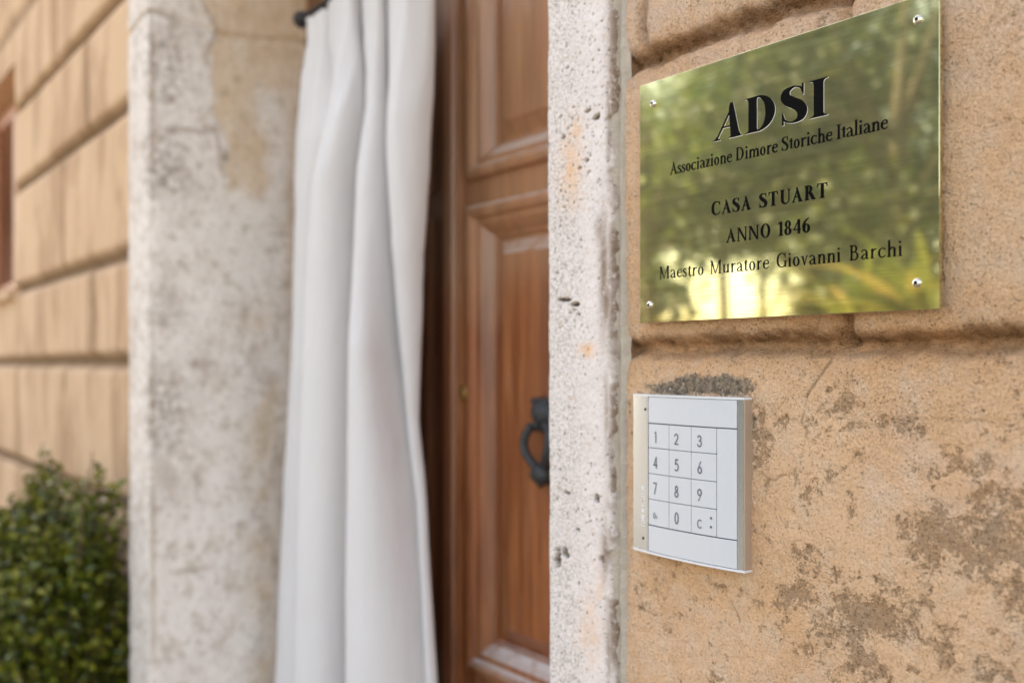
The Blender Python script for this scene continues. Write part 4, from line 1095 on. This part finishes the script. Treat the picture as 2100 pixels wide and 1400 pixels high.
# ------------------------------------------------------------------ entry keypad
def keypad():
    # plan profile (x measured along the wall, y outwards), symmetric and bowed
    xl = at(1299, 745, -0.0085).x; xr = at(1528, 745, -0.0085).x
    zt_ = at(1400, 812.5, -0.013).z; zb = at(1400, 1148, -0.013).z
    W = xr - xl
    def yb(x):              # bowed face
        q = (x - xl) / W * 2 - 1
        return -0.0140 + 0.0055 * abs(q) ** 2.4
    xa = at(1331, 960, -0.011).x; xb = at(1510, 960, yb(xr - 0.1 * W)).x
    kp = thing("entry_keypad", "white numeric entry keypad with metal side strips on the plaster below the plaque", "keypad", ((xl + xr) / 2, 0, zb))
    m = MB()
    def slab(m, x0, x1, z0, z1, off=0.0, n=14, depth=None, mi=0):
        xs = [x0 + (x1 - x0) * i / n for i in range(n + 1)]
        vs = []
        for z in (z0, z1):
            vs += [(x, yb(x) + off, z) for x in xs] + [(x, (yb(x) + off + depth) if depth else 0.004, z) for x in xs]
        k = n + 1; fs = []
        for i in range(n):
            fs.append((i, i + 1, 2 * k + i + 1, 2 * k + i)); fs.append((k + i, 3 * k + i, 3 * k + i + 1, k + i + 1))
            fs.append((i, k + i, k + i + 1, i + 1)); fs.append((2 * k + i, 2 * k + i + 1, 3 * k + i + 1, 3 * k + i))
        fs.append((0, 2 * k, 3 * k, k)); fs.append((n, k + n, 3 * k + n, 2 * k + n))
        m.add(vs, fs, mi)
    slab(m, xl + 0.0015, xr - 0.0015, zb + 0.0012, zt_ - 0.0012, 0.0016); m.build("housing", M['gap'], kp)
    # end caps top and bottom, clear edge on the right
    for z0, z1 in ((zt_ - 0.0012, zt_ + 0.0006), (zb - 0.0008, zb + 0.0012)):
        m = MB(); slab(m, xl, xr, z0, z1, -0.0006); m.build("end_cap", M['cap'], kp)
    # brushed metal strips
    m = MB(); slab(m, xl, xa - 0.0003, zb + 0.0013, zt_ - 0.0013, 0.0, depth=0.0025); o = m.build("side_strip", M['alu'], kp, smooth=False)
    for py in (839, 1103):
        c = at(1323 if py < 900 else 1318, py, yb(xa)); m = MB(); m.lathe((c.x, yb(c.x) - 0.0001, c.z), [(0.0013, 0.001), (0.0013, -0.0002)], 'y', 14); m.build("screw", M['ink'], o)
    # small raised lettering up the strip, too soft to read
    m = MB(); c0 = at(1318, 1078, yb(xa)); c1 = at(1318, 998, yb(xa)); rn = random.Random(4); z = c0.z
    while z < c1.z:
        h = rn.uniform(0.0012, 0.0022); m.box(c0.x - 0.0022, c0.x + 0.0018, yb(c0.x) - 0.0003, yb(c0.x) + 0.0006, z, z + 0.0007)
        if rn.random() < .6: m.box(c0.x - 0.0022 if rn.random() < .5 else c0.x + 0.0012, c0.x - 0.0016 if rn.random() < .5 else c0.x + 0.0018, yb(c0.x) - 0.00035, yb(c0.x) + 0.0006, z + 0.0007, z + 0.0007 + h)
        z += 0.0009 + h
    m.build("raised_lettering", M['cap'], o)
    m = MB(); slab(m, xb + 0.0003, xr - 0.0012, zb + 0.0013, zt_ - 0.0013, 0.0, depth=0.0025); m.build("side_strip", M['alu'], kp)
    m = MB(); slab(m, xr - 0.0011, xr, zb + 0.0013, zt_ - 0.0013, 0.0); m.build("clear_edge", M['clear'], kp)
    # grid positions on the bowed face
    def on(px, py):
        p = at(px, py, -0.012)
        for _ in range(4): p = at(px, py, yb(p.x))
        return p
    cx = [xa, on(1371.5, 960).x, on(1417, 960).x, on(1469, 960).x, xb]
    rz = [on(1400, 873).z, on(1400, 924.5).z, on(1400, 979.5).z, on(1400, 1034).z, on(1400, 1089).z]
    g = 0.0006
    def face(name, x0, x1, z0, z1, off=0.0):
        m = MB(); slab(m, x0 + g / 2, x1 - g / 2, z0 + g / 2, z1 - g / 2, off, 8, 0.004); return m.build(name, M['white'], kp, bevel=0.00025)
    face("cover_panel", xa, xb, rz[0] + 0.0004, zt_ - 0.0013); face("cover_panel", xa, xb, zb + 0.0013, rz[4] - 0.0004); face("cover_panel", cx[3] + 0.0003, xb, rz[4], rz[0])
    # thin-stroke numerals
    Tn = 0.125
    def num(ch):
        t = Tn
        if ch == '1': return [rect(0.30, 0, 0.30 + t, 1), [[(0.30, 1), (0.30, .86), (0.16, .82), (0.16, .90)]]]
        if ch == '2': return [curve((0.04, .70, t), (0.08, .86, t), (0.25, .94, t), (0.43, .84, t), (0.45, .64, t), (0.30, .38, t), (0.05, .06, t)), rect(0.02, 0, 0.52, t)]
        if ch == '3': return [curve((0.06, .78, t), (0.13, .91, t), (0.28, .94, t), (0.42, .84, t), (0.42, .66, t), (0.30, .54, t), (0.20, .53, t)), curve((0.20, .54, t), (0.36, .51, t), (0.47, .36, t), (0.44, .16, t), (0.28, .05, t), (0.11, .10, t), (0.04, .26, t))]
        if ch == '4': return [rect(0.34, 0, 0.34 + t, 1), rect(0.0, .22, .55, .22 + t), [[(0.0, .22), (t * 1.2, .22), (.36, .84), (.36, 1.0)]]]
        if ch == '5': return [rect(.14, 1 - t, .46, 1), [[(.12, 1), (.12 + t, 1), (.07 + t, .52), (.06, .50)]], curve((0.09, .54, t), (0.25, .62, t), (0.42, .54, t), (0.47, .34, t), (0.40, .14, t), (0.24, .05, t), (0.05, .13, t))]
        if ch == '6': return [ring(.27, .30, .25, .30, t, t), [[(.03, .38), (.13, .48), (.46, 1.0), (.33, 1.0)]]]
        if ch == '9': return [ring(.25, .70, .25, .30, t, t), [[(.49, .62), (.39, .52), (.06, 0), (.19, 0)]]]
        if ch == '7': return [rect(.0, 1 - t, .50, 1), [[(.50, 1), (.38, .94), (.09, 0), (.22, 0)]]]
        if ch == '8': return [ring(.26, .75, .20, .25, t, t), ring(.26, .27, .25, .27, t, t)]
        if ch == '0': return [ring(.27, .5, .25, .5, t, t)]
        if ch == 'C': return [curve((.62, .78, t), (.50, .92, t), (.32, .94, t), (.12, .78, t), (.06, .5, t), (.12, .22, t), (.32, .06, t), (.50, .08, t), (.62, .22, t))]
        if ch == 'key': return [ring(.27, .5, .27, .5, t, t), rect(.54, .38, .98, .38 + t), rect(.70, .10, .98, .10 + t)]
        return []
    keys = ['1', '2', '3', '4', '5', '6', '7', '8', '9', 'key', '0', 'C']
    for i, ch in enumerate(keys):
        r_, c_ = divmod(i, 3)
        x0, x1, z1, z0 = cx[c_], cx[c_ + 1], rz[r_], rz[r_ + 1]
        b = face("button", x0, x1, z0, z1, 0.0002)
        w_, h = x1 - x0, z1 - z0
        ph = 0.46 * h * (0.55 if ch == 'key' else 0.72 if ch == 'C' else 1)
        ox = x0 + 0.26 * w_; oz = z0 + 0.22 * h + (0.05 * h if ch in ('key',) else 0)
        m = MB(); k = 0
        for pc in num(ch):
            k += 1
            m.poly(pc, lambda u, v: (ox + u * ph * .95, yb(ox + u * ph) - 0.0001 - k * 0.00002, oz + v * ph))
        m.build("numeral" if ch.isdigit() else "symbol", M['grey'], b, recalc=False)
        if ch == 'C':
            for dz in (0.34, 0.66):
                m = MB(); m.lathe((x0 + .80 * w_, yb(x0 + .8 * w_) - 0.0001, z0 + dz * h), [(0.0011, 0.0008), (0.0011, -0.0002)], 'y', 14); m.build("indicator", M['grey'], b)
keypad()

# ------------------------------------------------------------------ shrub by the far wall
def leaf_cloud(pos, nrm, size, asp=0.5, fold=0.25, rng=RNG):
    """one mesh of small folded leaves: pos (n,3), nrm (n,3), size (n,)"""
    n = len(pos)
    d = nrm / (np.linalg.norm(nrm, axis=1, keepdims=True) + 1e-9)
    a = rng.normal(size=(n, 3)); a -= (a * d).sum(1, keepdims=True) * d; a /= np.linalg.norm(a, axis=1, keepdims=True) + 1e-9
    b = np.cross(d, a); L = size[:, None]
    v0 = pos; v3 = pos + a * L
    m1 = pos + a * L * 0.35; m2 = pos + a * L * 0.72
    wv = b * L * asp * 0.5; up = d * L * fold * asp
    V = np.stack([v0, m1 + wv + up, m2 + wv * 0.85 + up, v3, m2 - wv * 0.85 + up, m1 - wv + up], 1).reshape(-1, 3)
    base = (np.arange(n) * 6)[:, None]
    F = np.concatenate([base + np.array([[0, 1, 2, 3]]), base + np.array([[0, 3, 4, 5]])], 0)
    return V, F

def leaf_obj(name, V, F, mat, parent):
    me = bpy.data.meshes.new(name)
    me.vertices.add(len(V)); me.vertices.foreach_set("co", V.astype(np.float32).reshape(-1))
    me.loops.add(F.size); me.loops.foreach_set("vertex_index", F.reshape(-1).astype(np.int32))
    me.polygons.add(len(F)); me.polygons.foreach_set("loop_start", (np.arange(len(F)) * 4).astype(np.int32))
    me.update(calc_edges=True); me.validate()
    return link(name, me, mat, parent, False)

def shrub():
    rng = np.random.default_rng(11)
    def w(px, py, Y): return np.array(at(px, py, Y))
    base = w(130, 745, -0.10); cx, cy = base[0], -0.10
    sh = thing("shrub", "dense green boxwood shrub growing against the ochre wall beside the left jamb", "shrub", (cx, cy, 0))
    stems = MB(); P_, N_, S_ = [], [], []
    # leafy sprigs: (root, tip)
    sprigs = []
    tips = [(85, 915, -.12), (110, 945, -.09), (122, 955, -.06), (48, 975, -.14), (20, 1015, -.16), (190, 925, -.08), (206, 948, -.05), (180, 960, -.12), (238, 992, -.02), (212, 1005, -.04), (148, 985, -.1), (65, 990, -.02), (-20, 1050, -.2), (-60, 1080, -.2), (258, 1030, .0), (160, 1000, .0), (0, 1040, -.1)]
    for px, py, yy in tips: sprigs.append((w(px, py, yy), 0.20, 1.0))
    for _ in range(90):
        px = rng.uniform(-40, 258); top_ = float(np.interp(px, [-40, 0, 20, 60, 90, 125, 150, 195, 225, 258], [1080, 1050, 1012, 965, 930, 965, 985, 940, 985, 1035]))
        sprigs.append((w(px, top_ + rng.uniform(8, 170), rng.uniform(-.16, .03)), rng.uniform(.10, .18), 1.0))
    for _ in range(430):
        an = rng.uniform(0, 2 * math.pi); zz = rng.uniform(0.35, 1.0)
        hgt = 0.35 + 0.80 * zz ** 0.8
        rad = 0.30 * math.sqrt(max(0.02, 1 - max(0, (hgt - 0.85) / 0.36) ** 2)) * rng.uniform(0.55, 1.0)
        x = cx - 0.10 + 1.25 * rad * math.cos(an); y = cy - 0.02 + 0.72 * rad * math.sin(an)
        y = min(y, YF - 0.035)
        if x > XJ_L0 - 0.05 and y < 0.0: x = XJ_L0 - 0.05 - rng.uniform(0, .1)
        sprigs.append((np.array([x, y, hgt]), rng.uniform(0.10, 0.2), rng.uniform(.8, 1.2)))
    for bare, (tip, ln, sc_) in zip([not (17 <= i_ < 107) for i_ in range(len(sprigs))], sprigs):
        core = np.array([cx + (tip[0] - cx) * 0.35, cy + (tip[1] - cy) * 0.35, max(0.2, tip[2] - ln * 2.2)])
        d = tip - core; L = np.linalg.norm(d); d /= L
        root = tip - d * min(L, ln * 1.3)
        if bare: stems.tube([tuple(root), tuple((root + tip) / 2 + rng.normal(0, .006, 3)), tuple(tip)], [0.0028, 0.002, 0.001], 5)
        n = int(46 * ln / 0.15)
        for k in range(n):
            q = (k + rng.uniform()) / n
            p = root + (tip - root) * q + rng.normal(0, 0.012 * (1.15 - q), 3)
            out = rng.normal(size=3); out -= (out @ d) * d; out /= np.linalg.norm(out) + 1e-9
            P_.append(p + out * 0.004); N_.append(d * 0.6 + rng.normal(0, .55, 3) + np.array([0, -0.15, 0.35])); S_.append(rng.uniform(0.017, 0.030) * sc_)
    P_ = np.array(P_); N_ = np.array(N_); S_ = np.array(S_)
    ok = (P_[:, 1] < YF - 0.006) & (P_[:, 2] > 0.12) & (P_[:, 0] < XJ_L0 - 0.045)
    V, F = leaf_cloud(P_[ok], N_[ok], S_[ok], 0.55, 0.22, rng)
    for k in range(9):
        an = k * 0.7; stems.tube([(cx - .06 + 0.05 * math.cos(an), cy + 0.03 * math.sin(an), 0.0), (cx - .06 + 0.10 * math.cos(an), cy + 0.05 * math.sin(an), 0.5), (cx - .06 + 0.16 * math.cos(an), cy + 0.08 * math.sin(an), 0.95)], [0.010, 0.007, 0.003], 7)
    leaf_obj("foliage", V, F, M['box_leaf'], sh)
    stems.build("stems", M['twig'], sh)
shrub()

# ------------------------------------------------------------------ garden across the forecourt (seen in the brass)
def tree(name, x, y, H, rx, rz, zc, n, leaf, mat, label, cat, seed, group=None):
    rng = np.random.default_rng(seed)
    t = thing(name, label, cat, (x, y, 0), group)
    m = MB(); top = np.array([x, y, zc + rz * .4])
    m.tube([(x, y, 0), (x + .05, y, zc * .45), (x - .04, y + .05, zc), tuple(top)], [0.10, 0.08, 0.06, 0.02], 10)
    cl = []
    for k in range(26):
        d = rng.normal(size=3); d /= np.linalg.norm(d); r = rng.uniform(.35, 1.0) ** .5
        c = np.array([x, y, zc]) + d * np.array([rx, rx, rz]) * r
        cl.append(c); b = np.array([x, y, min(zc, max(c[2] - rz * .6, zc - rz * .8))])
        m.tube([tuple(b), tuple((b + c) / 2 + np.array([0, 0, .12])), tuple(c)], [0.045, 0.03, 0.01], 6)
    cl = np.array(cl)
    idx = rng.integers(0, len(cl), n)
    off = rng.normal(size=(n, 3)); off /= np.linalg.norm(off, axis=1, keepdims=True); off *= (rng.uniform(0, 1, (n, 1)) ** .45) * rx * 0.42
    pos = cl[idx] + off * np.array([1, 1, .8])
    nr = off / (rx * .42) + rng.normal(0, .5, (n, 3)) + np.array([0, 0, .5])
    V, F = leaf_cloud(pos, nr, rng.uniform(.7, 1.3, n) * leaf, 0.5, .2, rng)
    m.build("trunk", M['bark'], t, True)
    leaf_obj("crown", V, F, mat, t)
    return t

def garden():
    MY = 0.64                                  # the camera mirrored in the plaque
    def pos(px, y):                            # where the reflected ray through column px meets distance y
        d = ray(px, PYH); k = (-y + MY) / d.y
        return d.x * k
    spec = [(1330, -7.5, 'tree_leaf', 3.8, 1.5, 1.35, 2600, .12, "sunlit young tree with broad yellow-green leaves opposite the plaque"),
            (1480, -10.5, 'tree_leaf', 4.9, 2.1, 1.6, 3600, .125, "pale green tree with a loose crown left of the gap in the wood"),
            (1660, -10.0, 'dark_leaf', 4.2, 2.1, 2.0, 5600, .125, "tall dark green tree left of the other dark tree"),
            (1850, -8.6, 'dark_leaf', 3.9, 2.0, 2.3, 6500, .12, "dark green tree nearest the facade on the garden's right side"),
            (1240, -13, 'dark_leaf', 4.8, 2.4, 2.2, 2600, .20, "dark green tree at the garden's far left end"),
            (1560, -15.0, 'tree_leaf', 5.9, 2.8, 2.1, 4600, .16, "broad bright green tree rising behind the pale green tree"),
            (1780, -14.0, 'tree_leaf', 5.4, 2.8, 2.4, 4600, .16, "large olive green tree rising behind the two dark trees"),
            (2000, -12.0, 'dark_leaf', 5.0, 2.5, 2.4, 2800, .20, "dark green tree at the garden's far right end")]
    for i, (px, y, mt, zc, rx, rz, n, lf, lab) in enumerate(spec):
        tree("garden_tree", pos(px, y), y, zc, rx, rz, zc, n, lf, M[mt], lab, "tree", 40 + i, "trees across the forecourt")
    # far wood closing the view
    rng = np.random.default_rng(77); n = 15000
    xs = rng.uniform(-60, 25, n); zz = rng.uniform(0, 1, n) ** 0.7
    hgt = 4.6 + 1.2 * np.sin(xs * .35) + 0.8 * np.sin(xs * .9 + 1)
    gap_ = np.exp(-(((xs - pos(1490, -30)) / (0.62 * abs(pos(1380, -30) - pos(1600, -30)))) ** 6)); hgt = hgt * (1 - 0.95 * gap_)
    P_ = np.stack([xs, -30 + rng.normal(0, 1.6, n), 0.2 + zz * hgt], 1)
    V, F = leaf_cloud(P_, rng.normal(0, .6, (n, 3)) + np.array([0, .6, .5]), rng.uniform(.5, 1.0, n), .6, .2, rng)
    o = leaf_obj("far_wood", V, F, M['dark_leaf'], None); tag(o, "far-off dark green wood closing the garden", "wood", kind="stuff")
    # plants with long blades
    def blades(px, y, z0, n, L, sp, label, seed):
        rng = random.Random(seed); x = pos(px, y)
        t = thing("blade_plant", label, "plant", (x, y, 0))
        m = MB(); m.tube([(x, y, 0), (x, y, z0)], [.09, .07], 8); m.build("stem", M['bark'], t)
        m = MB()
        for k in range(n):
            an = rng.uniform(0, 2 * math.pi); el = rng.uniform(.15, 1.35); l = L * rng.uniform(.7, 1.1); wd = 0.045 * rng.uniform(.7, 1.3)
            pr = None; side = Vector((-math.sin(an), math.cos(an), 0)); p = Vector((x, y, z0)); e = el; vs = []; fs = []
            for q in range(8):
                w_ = wd * (1 - (q / 7) ** 2) + .002; vs += [p - side * w_, p + Vector((0, 0, -w_ * .4)), p + side * w_]
                if q: b_ = (q - 1) * 3; fs += [(b_, b_ + 1, b_ + 4, b_ + 3), (b_ + 1, b_ + 2, b_ + 5, b_ + 4)]
                p = p + Vector((math.cos(an) * math.cos(e), math.sin(an) * math.cos(e), math.sin(e))) * (l / 7); e -= sp * .28
            m.add(vs, fs)
        m.build("leaves", M['blade_leaf'], t, recalc=False)
    blades(1366, -9.0, 1.55, 90, 0.8, .4, "spiky yucca with upright pale blades below the gap in the wood", 5)
    blades(1765, -5.2, 1.62, 110, .95, .7, "spiky plant with arching golden blades right of the yucca", 6)
    blades(1900, -4.8, 1.55, 110, 1.0, .7, "spiky plant with arching golden blades at the garden's right end", 9)
garden()
